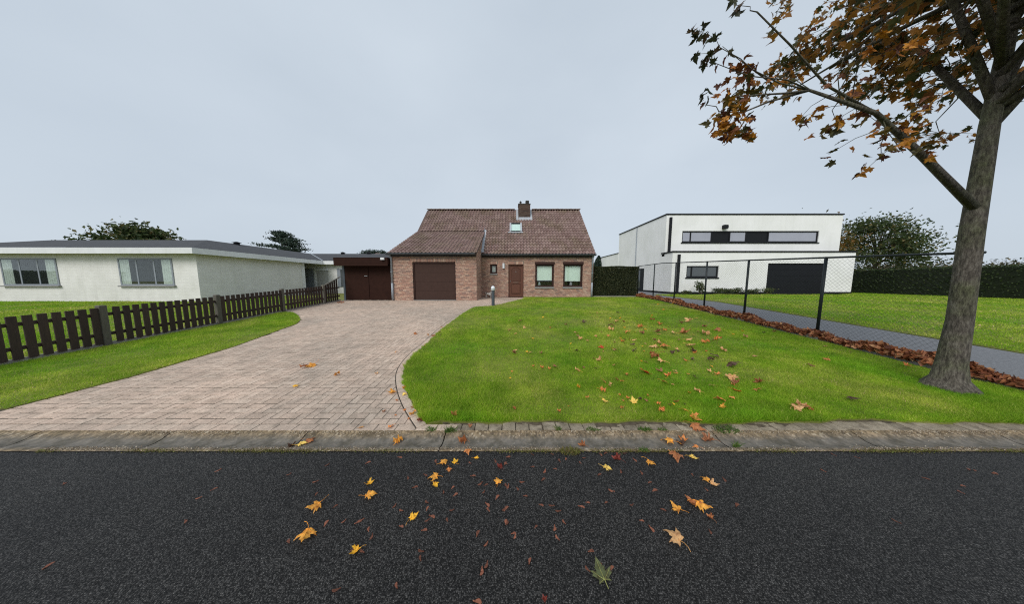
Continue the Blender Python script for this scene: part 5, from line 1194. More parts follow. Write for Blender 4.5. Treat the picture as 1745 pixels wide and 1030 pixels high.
# ================================================================== MAPLE TREE AND FALLEN LEAVES
HALF = [(0.0, 0.0), (0.12, -0.09), (0.33, -0.11), (0.25, 0.03), (0.36, 0.11), (0.53, 0.20), (0.46, 0.28), (0.57, 0.42), (0.38, 0.37), (0.22, 0.35), (0.28, 0.52), (0.20, 0.57), (0.15, 0.68), (0.09, 0.78), (0.0, 0.97)]
OUT = HALF + [(-x, y) for x, y in HALF[-2:0:-1]]
def leaf_mesh(name, cup, fold, wav, seed, stem=True, rings=2, crumple=0.0, only_veins=False):
    rn = random.Random(seed); V = [(0, 0.3, 0)]; F = []; Rv = []; n_ = len(OUT); ph = rn.uniform(0, 6.28)
    def zf(x, y):
        d = math.hypot(x, y - 0.3); return cup * d * d + fold * abs(x) + wav * math.sin(7 * x + ph) * math.cos(6 * y + ph) * d + crumple * rn.uniform(-1, 1) * d
    for k in range(1, rings + 1):
        f = k / rings
        for x, y in OUT: 
            xx, yy = x * f, 0.3 + (y - 0.3) * f
            if crumple: s_ = 1 - 0.45 * crumple * (f ** 2) * (0.5 + 0.5 * math.sin(5 * math.atan2(y - .3, x) + ph)); xx *= s_; yy = 0.3 + (yy - 0.3) * s_
            V.append((xx, yy, zf(xx, yy)))
    for i in range(n_): F.append((0, 1 + i, 1 + (i + 1) % n_)); Rv.append(0)
    for k in range(rings - 1):
        for i in range(n_): a = 1 + k * n_ + i; b = 1 + k * n_ + (i + 1) % n_; F.append((a, a + n_, b + n_, b)); Rv.append(0)
    q = MB(); q.v = V; q.f = F; q.r = Rv
    if stem:
        bx_ = rn.uniform(-0.25, 0.25); q.tube([(0, 0.0, zf(0, 0)), (bx_ * 0.3, -0.22, 0.02), (bx_, -0.45, 0.05), (bx_ * 1.8, -0.62, 0.01)], [0.010, 0.009, 0.008, 0.012], 5, rnd=1.0)
        for (tx, ty) in ((0, 0.92), (0.5, 0.38), (-0.5, 0.38), (0.3, -0.08), (-0.3, -0.08)):
            pts = [(tx * f, ty * f, zf(tx * f, ty * f) + 0.006) for f in (0.03, 0.35, 0.65, 0.92)]; q.tube(pts, [0.009, 0.007, 0.005, 0.003], 4, rnd=1.0, cap=False)
    zmin = min(v_[2] for v_ in q.v)
    if only_veins:
        q = MB(); q.tube([(0, 0.0, zf(0, 0) + 0.02), (0.0, -0.22, 0.04), (0.01, -0.36, 0.03)], [0.018, 0.017, 0.015], 6)
        for (tx, ty) in ((0, 0.92), (0.5, 0.38), (-0.5, 0.38), (0.3, -0.08), (-0.3, -0.08)): q.tube([(tx * f, ty * f, zf(tx * f, ty * f) + 0.012) for f in (0.03, 0.35, 0.65, 0.92)], [0.013, 0.010, 0.007, 0.004], 5, cap=False)
    q.v = [(x, y - 0.3, z - zmin) for x, y, z in q.v]
    me = bpy.data.meshes.new(name); me.from_pydata(q.v, [], q.f); at_ = me.attributes.new('rnd', 'FLOAT', 'FACE'); at_.data.foreach_set('value', np.array(q.r, np.float32)); me.materials.append(M['leaf']); me.update(); return me
LM = [leaf_mesh('maple_leaf', 0.10, 0.04, 0.14, 1, rings=3), leaf_mesh('maple_leaf', -0.35, 0.14, 0.16, 2, rings=3), leaf_mesh('maple_leaf', 0.45, 0.16, 0.18, 3, rings=3), leaf_mesh('maple_leaf', -0.15, -0.32, 0.22, 4, rings=3), leaf_mesh('maple_leaf', 0.6, 0.25, 0.12, 5, crumple=0.35), leaf_mesh('maple_leaf', -0.5, 0.2, 0.2, 6, crumple=0.5)]
def samara_mesh(seed):
    rn = random.Random(seed); q = MB(); n_ = 9; up, lo = [], []
    for i in range(n_):
        t = i / (n_ - 1); w = 0.12 + 0.30 * math.sin(math.pi * min(1, t * 0.85 + 0.02)) ** 1.3 ; c = 0.18 * math.sin(t * 2.6); up.append((t, c + w * 0.65, 0.03 + 0.05 * math.sin(3 * t))); lo.append((t, c - w * 0.45, 0.02))
    q.add(up + lo, [(i, n_ + i, n_ + i + 1, i + 1) for i in range(n_ - 1)]); q.tube([(-0.2, -0.02, 0.06), (-0.1, 0.0, 0.08), (0.02, 0.02, 0.08), (0.12, 0.03, 0.05)], [0.03, 0.085, 0.095, 0.03], 7, rnd=0.0)
    me = bpy.data.meshes.new('maple_seed'); me.from_pydata([(x - 0.4, y, z) for x, y, z in q.v], [], q.f); me.attributes.new('rnd', 'FLOAT', 'FACE'); me.materials.append(M['leaf']); me.update(); return me
SMH = [samara_mesh(i) for i in range(2)]
PAL = {'o': (0.58, 0.235, 0.075), 'y': (0.74, 0.44, 0.04), 'g': (0.62, 0.31, 0.055), 't': (0.60, 0.37, 0.18), 'b': (0.28, 0.13, 0.07), 'r': (0.50, 0.065, 0.025), 'd': (0.095, 0.055, 0.040), 'm': (0.22, 0.05, 0.04), 'p': (0.75, 0.56, 0.14), 'e': (0.085, 0.100, 0.045), 'c': (0.36, 0.145, 0.06)}
CN = {'o': 'orange', 'y': 'yellow', 'g': 'golden', 't': 'tan', 'b': 'brown', 'r': 'red', 'd': 'dark brown', 'm': 'dark red', 'p': 'pale yellow', 'e': 'dark green', 'c': 'copper brown'}
rl = random.Random(99)
def put_leaf(px, py, size_px, col, where, label=None, variant=None, rot=None, group=None):
    x, y = ground(px, py); z = (0.0 if y < 2.085 else (0.002 if y < 2.37 else float(prof(y))))
    if 2.085 <= y < 2.37: z = -0.012
    if where == 'lawn': z += 0.042
    if where == 'drive': z += 0.004
    d = Vector((x, y, z - CAM_Z)); dep = y * CP - d.z * SP
    s = size_px / FPX * dep * (0.84 if where != 'lawn' else 1.0)
    v_ = rl.choice([0, 0, 1, 2, 3]) if where in ('road',) else rl.choice([1, 2, 3, 4, 5])
    if variant is not None: v_ = variant
    if col == 'r' and where == 'lawn': v_ = 0; s *= 1.05
    o = bpy.data.objects.new('fallen_leaf', LM[v_]); COL.objects.link(o); c = PAL[col]; k = rl.uniform(0.95, 1.2) * 1.18; o.color = (*[min(1, q_ * k) for q_ in c], 1)
    o.location = (x, y, z + 0.002); o.scale = (s * rl.uniform(0.8, 1.08), s * rl.uniform(0.85, 1.05), s * (1.5 if where == 'road' else 1.3)); tilt = 0.06 if where == 'road' else 0.30
    o.rotation_euler = (rl.gauss(0, tilt), rl.gauss(0, tilt), rl.uniform(0, 6.28) if rot is None else R(rot))
    tag(o, label, 'leaf', group); return o
ZL_ = lambda zx, zy: (486 + zx / 3.551, 740 + zy / 3.551)
ZR_ = lambda zx, zy: (860 + zx / 3.5525, 740 + zy / 3.5525)
ROAD = [  # zoomed position, width, colour, variant, rotation, label
    ('L', 680, 45, 70, 'g', 5, 20, 'crumpled golden leaf in the gutter in front of the paved drive'), ('L', 1075, 45, 75, 'c', 5, 80, 'crumpled copper leaf in the gutter below the lawn corner'),
    ('L', 95, 65, 62, 'p', 1, 300, 'pale yellow leaf lying in the gutter at the left'), ('L', 150, 42, 62, 'c', 3, 250, 'copper leaf overlapping the pale yellow one in the left gutter'), ('L', 40, 70, 60, 'd', 4, 10, 'dark curled leaf at the left gutter crack'),
    ('L', 1105, 112, 50, 'o', 1, 200, 'orange leaf on the asphalt edge below the copper gutter leaf'), ('L', 1158, 148, 42, 'y', 0, 250, 'small yellow leaf right below the orange edge leaf'),
    ('L', 960, 180, 54, 'g', 1, 320, 'golden leaf left of a yellow one near the asphalt edge'), ('L', 1028, 170, 45, 'y', 0, 30, 'yellow leaf beside the golden one near the asphalt edge'), ('L', 992, 220, 48, 'o', 0, 190, 'orange leaf just below the yellow and golden pair'),
    ('L', 900, 272, 72, 'g', 1, 100, 'larger golden leaf of an overlapping pair on the asphalt'), ('L', 910, 310, 52, 'y', 0, 220, 'smaller yellow leaf under the larger golden one on asphalt'), ('L', 1285, 298, 74, 'g', 1, 10, 'golden leaf with stem towards the camera in mid road'),
    ('L', 1300, 205, 48, 'm', 5, 60, 'shrivelled dark red leaf on the asphalt near the road edge'), ('L', 515, 302, 52, 'y', 2, 290, 'upper yellow leaf of two at the left of the road'), ('L', 512, 382, 80, 'g', 1, 300, 'lower golden leaf of two at the left of the road'),
    ('L', 180, 450, 98, 'g', 3, 130, 'golden leaf with ragged lobes at the far left of the road'), ('L', 775, 505, 66, 'y', 0, 315, 'bright yellow star leaf with a long pale stem'), ('L', 125, 630, 120, 'g', 3, 200, 'large golden leaf with upright stem at the left road corner'), ('L', 425, 715, 66, 'y', 2, 150, 'bright yellow leaf partly over two brown seeds'),
    ('R', 470, 67, 52, 'c', 4, 80, 'small curled leaf in the gutter in front of the lawn'), ('R', 990, 48, 80, 'g', 1, 60, 'deep golden leaf in the right gutter'), ('R', 1082, 32, 62, 'o', 2, 320, 'orange leaf above the golden one in the right gutter'), ('R', 1065, 60, 62, 'd', 4, 20, 'dark wet leaf between golden and orange gutter leaves'),
    ('R', 1228, 38, 84, 'b', 4, 100, 'curled grey-brown leaf arching over the right gutter'), ('R', 1160, 82, 50, 'o', 1, 80, 'flat light orange leaf at the right gutter edge'), ('R', 1035, 145, 92, 'c', 1, 160, 'copper leaf with long stem on the asphalt edge at right'), ('R', 1018, 120, 50, 'o', 0, 30, 'orange leaf tucked behind the long-stemmed copper leaf'), ('R', 1140, 145, 58, 'p', 0, 240, 'pale yellow leaf right of the long-stemmed copper leaf'),
    ('R', 680, 158, 68, 'm', 4, 70, 'dark red curled leaf near the middle of the road edge'), ('R', 885, 185, 66, 'g', 3, 200, 'golden leaf with raised stem right of the dark red one'), ('R', 617, 215, 60, 'p', 1, 260, 'pale yellow leaf below the dark red one'), ('R', 1215, 285, 66, 'g', 1, 30, 'golden leaf of a touching pair at the right of the road'), ('R', 1265, 310, 58, 't', 2, 240, 'tan leaf of a touching pair at the right of the road'),
    ('R', 1135, 425, 96, 'c', 2, 150, 'big brown-orange leaf of the heap at the right of the road'), ('R', 1195, 445, 96, 'g', 3, 230, 'big golden leaf of the heap at the right of the road'), ('R', 1245, 510, 46, 'c', 4, 40, 'small copper leaf at the lower tip of the heap'), ('R', 1040, 458, 76, 'g', 3, 20, 'narrow golden leaf left of the leaf heap'), ('R', 1025, 640, 120, 't', 1, 40, 'large tan maple leaf alone at the lower right of the road'),
    ('R', 585, 845, 135, 'e', 1, 180, 'dark green leaf lying underside up with yellow veins nearest the camera'), ('R', 240, 1012, 50, 'm', 4, 20, 'dark red leaf at the bottom edge of the road')]
for s_, zx, zy, w, col, var, rot, lab in ROAD:
    px, py = (ZL_ if s_ == 'L' else ZR_)(zx, zy); o = put_leaf(px, py, w / 3.55, col, 'road', lab, 1 if col != 'e' else 0, rot) if col == 'e' else put_leaf(px, py, w / 3.55, col, 'road', lab, var, rot)
    if col == 'e':
        GL = leaf_mesh('maple_leaf', 0.10, 0.04, 0.14, 1, stem=False, rings=3); o.data = GL; o.rotation_euler = (0.0, 0.0, R(8)); o.scale = (o.scale.y * 1.12, o.scale.y * 1.12, o.scale.y)
        vn = bpy.data.objects.new('veins', leaf_mesh('leaf_veins', 0.10, 0.04, 0.14, 1, stem=False, rings=3, only_veins=True)); COL.objects.link(vn); vn.parent = o; vn.color = (0.42, 0.46, 0.16, 1)
SEEDS = {'L': [(692, 145), (500, 177), (22, 245), (255, 187), (185, 288), (740, 268), (845, 252), (785, 327), (915, 168), (1120, 175), (1135, 258), (1350, 142), (1268, 165), (1335, 182), (1015, 328), (955, 353), (1030, 373), (860, 412), (862, 455), (660, 435), (705, 462), (1010, 460), (885, 505), (860, 522), (983, 522), (303, 442), (190, 367), (355, 528), (440, 540), (460, 520), (250, 545), (508, 580), (520, 622), (700, 565), (840, 588), (1180, 300), (1215, 312), (1345, 318), (1200, 350), (1285, 388), (1220, 432), (1232, 460), (1325, 452), (1338, 537), (1168, 608), (1215, 665), (1382, 608), (825, 708), (822, 755), (415, 690), (470, 710), (28, 650), (1215, 790), (1185, 830), (312, 940), (678, 920), (1160, 1025)],
         'R': [(28, 140), (8, 180), (170, 125), (335, 163), (375, 155), (285, 125), (460, 175), (480, 145), (170, 203), (240, 225), (305, 215), (575, 250), (580, 127), (612, 120), (725, 117), (785, 160), (700, 228), (825, 237), (880, 298), (910, 347), (1140, 250), (1218, 338), (1325, 277), (105, 290), (15, 315), (75, 335), (235, 280), (125, 380), (648, 343), (220, 435), (285, 433), (325, 465), (10, 458), (12, 535), (463, 445), (503, 420), (615, 420), (768, 428), (960, 463), (830, 530), (885, 577), (362, 535), (190, 568), (298, 570), (60, 618), (322, 630), (1240, 592), (1410, 437), (525, 718), (155, 775), (570, 775), (505, 820), (650, 822)]}
ORD = ['leftmost', 'second', 'third', 'fourth', 'fifth', 'sixth', 'seventh', 'eighth', 'ninth', 'tenth', 'eleventh', 'twelfth', 'thirteenth', 'fourteenth', 'fifteenth', 'sixteenth']
def zone_labels(objs, rows, cols, noun, place):
    cell = {}
    for o in objs:
        y = o.location.y; u = o.location.x / y
        r_ = next(n_ for lim, n_ in rows if y < lim); c_ = next(n_ for lim, n_ in cols if u < lim); cell.setdefault((noun(o), r_, c_), []).append(o)
    for (nn, r_, c_), L in cell.items():
        L.sort(key=lambda o: o.location.x / o.location.y)
        for k, o in enumerate(L):
            if len(L) == 1: o['label'] = f'the only {nn} on the {r_} {c_} of the {place}'
            else: o['label'] = (f'leftmost {nn}' if k == 0 else f'rightmost {nn}' if k == len(L) - 1 else f'{nn}, {ORD[min(k, 15)]} from left') + f' of {len(L)} on the {r_} {c_} of the {place}'
SEED_OBJ = []; LAWN_OBJ = []; DRIVE_OBJ = []
def put_seed(x, y):
    o = bpy.data.objects.new('maple_seed', rl.choice(SMH)); COL.objects.link(o); s = rl.uniform(0.026, 0.040); o.scale = (s, s, s); o.location = (x, y, 0.001); o.rotation_euler = (rl.gauss(0, 0.08), rl.gauss(0, 0.08), rl.uniform(0, 6.28))
    k = rl.uniform(0.5, 1.25); o.color = (0.27 * k, 0.105 * k, 0.065 * k, 1); SEED_OBJ.append(o); tag(o, 'reddish brown winged maple seed on the asphalt', 'seed', 'winged seeds scattered on the road')
for s_, L_ in SEEDS.items():
    for p_ in L_: put_seed(*ground(*(ZL_ if s_ == 'L' else ZR_)(*p_)))
for k in range(24):                                # the same litter goes on along the road
    x = rl.uniform(2.2, 4.2) * rl.choice((-1, 1)); put_seed(x, rl.uniform(1.15, 2.05))
LAWN = '95 178 b 22,33 232 b 24,118 218 t 20,67 258 t 18,168 287 y 18,275 220 o 14,235 133 d 15,370 200 b 18,232 155 y 10,65 360 t 20,55 375 b 36,135 370 y 18,155 375 t 22,222 375 b 24,45 492 o 18,32 532 y 16,172 458 o 22,225 467 o 26,268 472 o 22,303 460 b 32,437 487 t 36,400 318 y 12,440 270 b 22,457 288 t 26,500 302 t 20,555 273 t 20,405 137 o 10,518 127 b 16,480 183 d 26,585 340 r 32,575 420 t 40,597 553 o 28,640 565 t 18,590 608 o 44,600 673 p 38,500 655 o 25,328 737 o 26,392 706 o 18,60 722 c 28,662 453 t 16,710 553 o 20,650 205 b 30,640 232 t 38,628 270 o 22,682 125 d 18,678 180 t 24,720 182 b 20,650 345 r 14,672 357 b 24,745 248 o 36,712 303 o 26,695 283 y 14,727 220 y 14,785 298 t 26,778 325 d 32,790 362 d 38,820 215 o 36,830 252 b 30,850 230 y 14,845 365 o 18,893 172 c 30,937 198 o 30,930 243 b 36,932 262 t 22,970 235 o 24,1020 252 t 32,1065 188 b 36,1115 178 t 50,1090 250 c 62,1050 295 b 22,1040 352 t 22,930 312 t 36,970 340 o 60,900 340 t 46,905 400 c 66,945 428 t 48,850 495 r 62,938 488 b 40,990 515 o 40,1030 490 t 26,1035 503 o 22,740 505 o 16,1110 508 o 20,1145 525 d 30,1097 425 o 26,1135 415 d 28,1020 372 d 32,1115 297 t 38,1130 333 t 46,1135 365 d 50,1155 375 o 24,1210 215 b 30,1215 260 t 52,1290 235 c 38,1290 290 o 44,1215 312 o 44,1315 358 t 38,1268 397 d 46,1247 420 d 42,1235 487 t 28,1292 507 o 34,1380 260 y 14,1385 455 d 70,1375 532 t 60,1395 560 b 42,1405 610 r 42,1165 615 t 40,965 560 o 36,1015 573 t 18,865 640 o 20,780 675 p 40,745 655 o 22,820 662 d 24,855 670 b 24,717 672 o 16,698 635 o 14,930 690 o 26,955 730 o 46,1040 680 c 32,1020 692 y 18,1000 700 b 24,1083 735 g 44,1300 670 o 62,1320 712 g 40,1375 655 o 32,560 128 t 12,890 150 y 12,960 108 y 12,1010 60 y 14,1015 70 y 12,930 75 y 14,700 160 y 10,640 160 y 12'
NAMED = {'585 340 r': 'red leaf alone in the middle of the lawn', '850 495 r': 'bright red star leaf standing out on the right lawn', '590 608 o': 'orange leaf on the lawn left of the pale yellow one', '600 673 p': 'pale yellow leaf near the front of the lawn', '437 487 t': 'tan leaf alone on the left half of the lawn',
         '905 400 c': 'copper leaf of the largest leaf cluster on the lawn', '1385 455 d': 'large dark leaf at the right edge of the lawn', '955 730 o': 'orange leaf at the front lawn edge left of the golden one', '1083 735 g': 'golden leaf at the front edge of the lawn', '1320 712 g': 'golden leaf at the right front of the lawn', '780 675 p': 'long pale leaf near the front lawn edge'}
for it in LAWN.split(','):
    a_, b_, c_, w_ = it.split(); px, py = 860 + int(a_) / 3.5525, 500 + int(b_) / 3.5525
    lab = NAMED.get(f'{a_} {b_} {c_}')
    o = put_leaf(px, py, max(int(w_), 13) / 3.5525 * 1.05, c_, 'lawn', lab or f'withered {CN[c_]} leaf, one of several scattered over the lawn', group=None if lab else f'{CN[c_]} leaves scattered on the lawn')
    if not lab: o['_c'] = CN[c_]; LAWN_OBJ.append(o)
for px, py, w_, c_, lab in ((1183, 719, 18, 'o', 'orange leaf standing on the kerb at the lawn edge'), (1187, 731, 24, 'c', 'copper leaf on the kerb under the standing orange one'), (775, 714, 14, 'c', 'copper leaf at the lawn edge above the gutter weed'), (801, 728, 12, 'b', 'brown leaf on the kerb left of the clean blocks'), (808, 739.5, 7, 'o', 'tiny orange leaf where kerb meets gutter')):
    put_leaf(px, py, w_, c_, 'lawn' if py < 725 else 'drive', lab)
DRV = '120 470 c 60,165 460 g 60,330 515 g 50,573 507 t 28,67 588 y 40,668 628 g 62,748 600 g 36,748 640 p 36,700 678 o 24,620 747 c 30,692 770 o 20,748 738 o 22,803 720 c 36,803 765 g 56,840 808 m 60,775 792 o 20,475 850 g 36,662 842 o 42,695 372 t 24,740 452 t 18,815 257 c 36,895 265 t 22,930 272 b 36,968 248 b 22,970 268 d 28,875 333 t 20,980 217 o 18,335 62 c 20,348 58 b 26,362 61 c 20,352 66 o 14'
DL = {'120 470': 'copper leaf of the long pair on the left of the drive', '165 460': 'golden leaf of the long pair on the left of the drive', '330 515': 'golden leaf alone in the middle of the drive', '67 588': 'yellow leaf at the left edge of the drive', '668 628': 'golden leaf beside the curved border stones', '803 765': 'golden leaf lying on the border stones at the corner', '840 808': 'dark red leaf at the lawn corner beside the border', '475 850': 'golden leaf on the front row of the drive pavers', '662 842': 'orange leaf on the front row of the drive pavers', '748 640': 'pale yellow leaf on the border stones'}
for it in DRV.split(','):
    a_, b_, c_, w_ = it.split(); lab = DL.get(f'{a_} {b_}')
    o = put_leaf(486 + int(a_) / 3.68, 500 + int(b_) / 3.68, int(w_) / 3.68, c_, 'drive', lab or f'small {CN[c_]} leaf on the paved drive', group=None if lab else f'small {CN[c_]} leaves on the drive')
    if not lab: o['_c'] = CN[c_]; DRIVE_OBJ.append(o)
for k in range(95):                                # small scraps, thickest under the tree
    y = 2.7 + 6.5 * rl.random() ** 1.3; u = rl.uniform(0.25, 1.0) if k < 58 else rl.uniform(1.0, 1.9); x = u * y
    if x > FX(y) - 0.3 or math.hypot(x - 6.25, y - 3.25) < 0.3: continue
    c_ = rl.choice('otbtyoctbd'); dz = float(prof(y)) + 0.042; s = rl.uniform(0.035, 0.075) if k < 58 else rl.uniform(0.06, 0.13)
    o = bpy.data.objects.new('fallen_leaf', LM[rl.choice([1, 3, 4, 5])]); COL.objects.link(o); o.location = (x, y, dz); o.scale = (s, s * 0.9, s * 1.3); o.rotation_euler = (rl.gauss(0, .3), rl.gauss(0, .3), rl.uniform(0, 6.28)); kk = rl.uniform(0.8, 1.15); o.color = (*[min(1, q_ * kk) for q_ in PAL[c_]], 1)
    tag(o, 'x', 'leaf', f'{CN[c_]} leaves scattered on the lawn'); o['_c'] = CN[c_]; LAWN_OBJ.append(o)
COLS = [(-0.97, 'outer left'), (-0.55, 'far left'), (-0.2, 'left'), (0.2, 'middle'), (0.55, 'right'), (0.99, 'far right'), (99, 'outer right')]
zone_labels(SEED_OBJ, [(1.35, 'nearest'), (1.6, 'near'), (1.85, 'mid'), (99, 'far')], COLS, lambda o: 'winged seed', 'road')
zone_labels(LAWN_OBJ, [(3.6, 'front'), (5.0, 'near'), (7.0, 'mid'), (99, 'far')], [(0.2, 'left'), (0.55, 'middle'), (0.97, 'right'), (99, 'outer right')], lambda o: o['_c'] + ' leaf', 'lawn')
zone_labels(DRIVE_OBJ, [(3.2, 'front'), (5.5, 'middle'), (99, 'back')], [(-0.6, 'left'), (99, 'right')], lambda o: 'small ' + o['_c'] + ' leaf', 'drive')
for o in LAWN_OBJ + DRIVE_OBJ: del o['_c']

# ---- the maple itself: stands right of the picture, one low limb reaches into it
TX, TY = 6.25, 3.25; TZ = float(prof(TY))
mt = thing('maple_tree', 'maple tree with green and orange autumn leaves reaching in from the right', 'tree', (TX, TY, TZ))
q = MB(); q.tube([(TX, TY, TZ - 0.05), (TX, TY, TZ + 0.06), (TX, TY, TZ + 0.16), (TX, TY, TZ + 0.38), (TX + 0.02, TY, TZ + 1.0), (TX - 0.03, TY, TZ + 2.2), (TX + 0.05, TY + 0.05, TZ + 3.6), (TX + 0.2, TY + 0.1, TZ + 5.2), (TX + 0.3, TY + 0.1, TZ + 7.4)], [0.27, 0.20, 0.145, 0.12, 0.10, 0.09, 0.072, 0.05, 0.015], 18)
for j in range(4 * 18):
    x, y, z = q.v[j]; a = math.atan2(y - TY, x - TX); f = 1 + 0.16 * math.sin(a * 5 + 0.7) * (1 - (j // 18) / 4); q.v[j] = (TX + (x - TX) * f, TY + (y - TY) * f, z)
trunk = build('trunk', q, 'trunk_bark', mt, smooth=True)
q = MB(); rn = random.Random(5); ends = []
def limb(a, b, r0, r1, sag=0.1):
    a, b = Vector(a), Vector(b); m1 = a.lerp(b, 0.35) + Vector((rn.gauss(0, .05), rn.gauss(0, .05), sag)); m2 = a.lerp(b, 0.7) + Vector((rn.gauss(0, .06), rn.gauss(0, .06), sag * 0.8))
    q.tube([a, m1, m2, b], [r0, r0 * .7 + r1 * .3, r0 * .3 + r1 * .7, r1], 7); return [a, m1, m2, b]
CC = Vector((6.95, 3.3, 6.1)); CR = Vector((2.9, 2.9, 3.0))
for i in range(30):
    f = rn.uniform(0.25, 0.95); a0_ = Vector((TX + 0.2 * f, TY + 0.06, TZ + 2.3 + 4.6 * f)); a = rn.uniform(0, 6.28); ph = rn.uniform(-0.5, 0.8)
    tip = CC + Vector((CR.x * math.cos(a) * math.cos(ph), CR.y * math.sin(a) * math.cos(ph), CR.z * math.sin(ph))) * rn.uniform(0.75, 0.98)
    L = limb(a0_, tip, 0.045, 0.010); ends.append(tip)
    for k in range(5):
        s0 = L[1].lerp(L[3], rn.uniform(0.1, 0.95)); e = s0 + Vector((rn.gauss(0, 0.6), rn.gauss(0, 0.6), rn.gauss(0.1, 0.45))); limb(s0, e, 0.014, 0.004, 0.03); ends.append(e)
low = limb((TX - 0.02, TY, TZ + 2.5), (3.35, 2.85, 3.75), 0.050, 0.013, 0.22)
def photo_pt(px, py, Y):
    x, z = at(px, py, Y); return Vector((x, Y, z))
tw = {}
A0 = photo_pt(1262, 100, 2.75); limb(low[3], A0, 0.008, 0.004, 0.02); tA = photo_pt(1181, 48, 2.75); limb(A0, tA, 0.004, 0.0015, 0.02)
B0 = photo_pt(1262, 124, 2.8); limb(low[3], B0, 0.008, 0.004, 0.02); tB = photo_pt(1184, 92, 2.8); limb(B0, tB, 0.004, 0.0015, 0.03)
C0 = photo_pt(1225, 190, 2.85); limb(low[3], C0, 0.012, 0.005, 0.0); tC = photo_pt(1194, 160, 2.85); limb(C0, tC, 0.005, 0.002, 0.0)
D0 = photo_pt(1250, 165, 2.8); limb(low[3], D0, 0.012, 0.006, 0.0); limb(D0, photo_pt(1240, 215, 2.85), 0.006, 0.003, 0.0)
T0 = photo_pt(1290, 20, 2.7); limb(low[2], T0, 0.014, 0.006, 0.05); limb(T0, photo_pt(1250, 8, 2.7), 0.005, 0.002, 0.0)
# leaves: position, size, colour key
LV = []
def spray(a, b, n_, cols, jit=0.05, size=(0.075, 0.11)):
    for k in range(n_): p = a.lerp(b, rn.random()) + Vector((rn.gauss(0, jit), rn.gauss(0, jit), rn.gauss(-0.02, jit))); LV.append((p, rn.uniform(*size), rn.choice(cols)))
GR = [(0.040, 0.050, 0.022), (0.055, 0.060, 0.024), (0.035, 0.040, 0.020), (0.085, 0.055, 0.030)]
OR = [(0.40, 0.155, 0.026), (0.48, 0.21, 0.024), (0.17, 0.065, 0.025), (0.10, 0.040, 0.025), (0.075, 0.070, 0.022), (0.42, 0.20, 0.02), (0.14, 0.10, 0.02)]
spray(tA, tA.lerp(A0, 0.42), 13, GR, 0.035); spray(tB, tB.lerp(B0, 0.45), 13, GR, 0.04); spray(tC, tC.lerp(C0, 0.15), 5, GR, 0.025); LV.append((photo_pt(1200, 180, 2.85), 0.08, (0.14, 0.06, 0.04))); LV.append((photo_pt(1224, 117, 2.8), 0.085, (0.12, 0.05, 0.035))); LV.append((photo_pt(1239, 101, 2.8), 0.085, (0.14, 0.035, 0.03)))
spray(photo_pt(1250, 4, 2.7), photo_pt(1264, 14, 2.7), 6, GR, 0.03)
for (pa, pb, n_, j) in (((1248, 108), (1275, 130), 12, 0.05), ((1236, 146), (1275, 150), 22, 0.06), ((1228, 184), (1275, 180), 22, 0.06), ((1218, 206), (1275, 205), 26, 0.05), ((1222, 218), (1275, 222), 24, 0.04), ((1240, 226), (1280, 235), 14, 0.04)):
    spray(photo_pt(*pa, 2.85), photo_pt(*pb, 2.9), n_, OR, j, (0.085, 0.125))
def twig(s0, e):
    m_ = s0.lerp(e, 0.5) + Vector((rn.gauss(0, .03), rn.gauss(0, .03), 0.03)); q.tube([s0, m_, e], [0.005, 0.0035, 0.002], 4)
for k in range(26):                                # twigs along the low limb, right of the picture
    s0 = low[1].lerp(low[2], rn.random()) if k % 2 else low[2].lerp(low[3], rn.random()); e = s0 + Vector((rn.gauss(0, 0.22), rn.gauss(0, 0.25), rn.gauss(0.05, 0.22)))
    if e.x / max(0.3, e.y - 0.25) < 1.08: continue
    twig(s0, e)
    for j in range(5): LV.append((s0.lerp(e, rn.uniform(0.55, 1.05)) + Vector((rn.gauss(0, .05), rn.gauss(0, .05), rn.gauss(-.03, .04))), rn.uniform(0.085, 0.13), rn.choice(OR)))
TWL = []
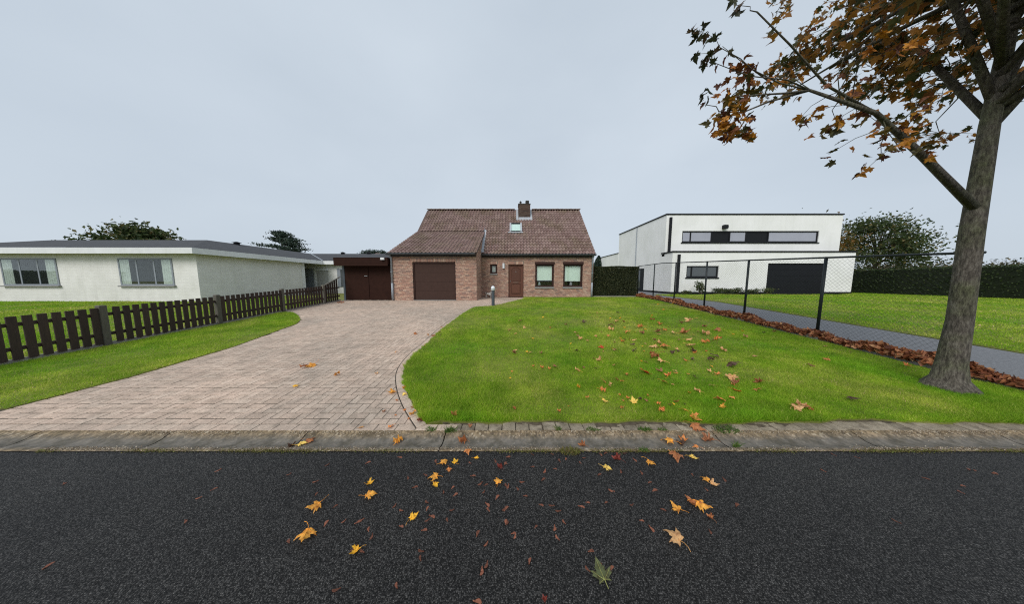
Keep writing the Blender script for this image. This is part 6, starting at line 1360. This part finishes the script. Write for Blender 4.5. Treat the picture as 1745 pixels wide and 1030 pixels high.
for e0 in ends:
    for k in range(7):
        e = e0 + Vector((rn.gauss(0, 0.30), rn.gauss(0, 0.30), rn.gauss(0.0, 0.24)))
        if e.x < 0.98 * (e.y - 0.15) + 0.1 or e.z < 2.8 or e.x < 3.0: continue
        twig(e0, e)
        for j in range(9): TWL.append(tuple(e0.lerp(e, rn.uniform(0.5, 1.08)) + Vector((rn.gauss(0, .065), rn.gauss(0, .065), rn.gauss(-.03, .055)))))
build('branches', q, 'trunk_bark', trunk, smooth=True)
LMS = [leaf_mesh('maple_leaf', c_, f_, w_, s_, stem=False, rings=1) for c_, f_, w_, s_ in ((0.2, 0.2, 0.1, 11), (-0.3, 0.25, 0.1, 12), (0.1, -0.3, 0.15, 13))]
for (p, s, c_) in LV[:300]:
    o = bpy.data.objects.new('leaf', rn.choice(LMS)); COL.objects.link(o); o.parent = mt; o.location = p - Vector((TX, TY, TZ)); o.scale = (s, s, s); o.color = (*c_, 1)
    o.rotation_euler = (rn.gauss(-0.9, 0.7), rn.gauss(0, 0.8), rn.uniform(0, 6.28)); o.scale = (s * rn.uniform(0.7, 1.0), s, s * 1.6)
g = np.random.default_rng(77)
P_ = np.concatenate([np.array(TWL), np.array([list(p) for p, s, c_ in LV[300:]]).reshape(-1, 3)])
P_ = P_[(P_[:, 0] > 0.98 * (P_[:, 1] - 0.15)) & (P_[:, 2] > 2.7) & (P_[:, 0] > 2.9)]
lo = np.array(OUT) ; lo = np.concatenate([lo - [0, 0.3], np.zeros((len(lo), 1))], 1); lo[:, 2] = 0.25 * np.abs(lo[:, 0]) - 0.25 * lo[:, 1] ** 2; lo = np.concatenate([[[0, 0, 0]], lo]); nL = len(lo)
N = len(P_); eul = np.stack([g.normal(-0.9, 0.7, N), g.normal(0, 0.8, N), g.uniform(0, 6.28, N)], 1); sz = g.uniform(0.09, 0.135, N); Vs = np.empty((N, nL, 3), np.float32)
for i in range(N): Vs[i] = (lo * sz[i]) @ np.array(Euler(eul[i]).to_matrix()).T + P_[i]
tri = np.array([(0, 1 + i, 1 + (i + 1) % (nL - 1)) for i in range(nL - 1)]); F_ = (np.arange(N)[:, None, None] * nL + tri[None]).reshape(-1, 3)
stuff(build_np('crown', Vs.reshape(-1, 3), F_, np.repeat(g.random(N), len(tri)), 'maple', mt))
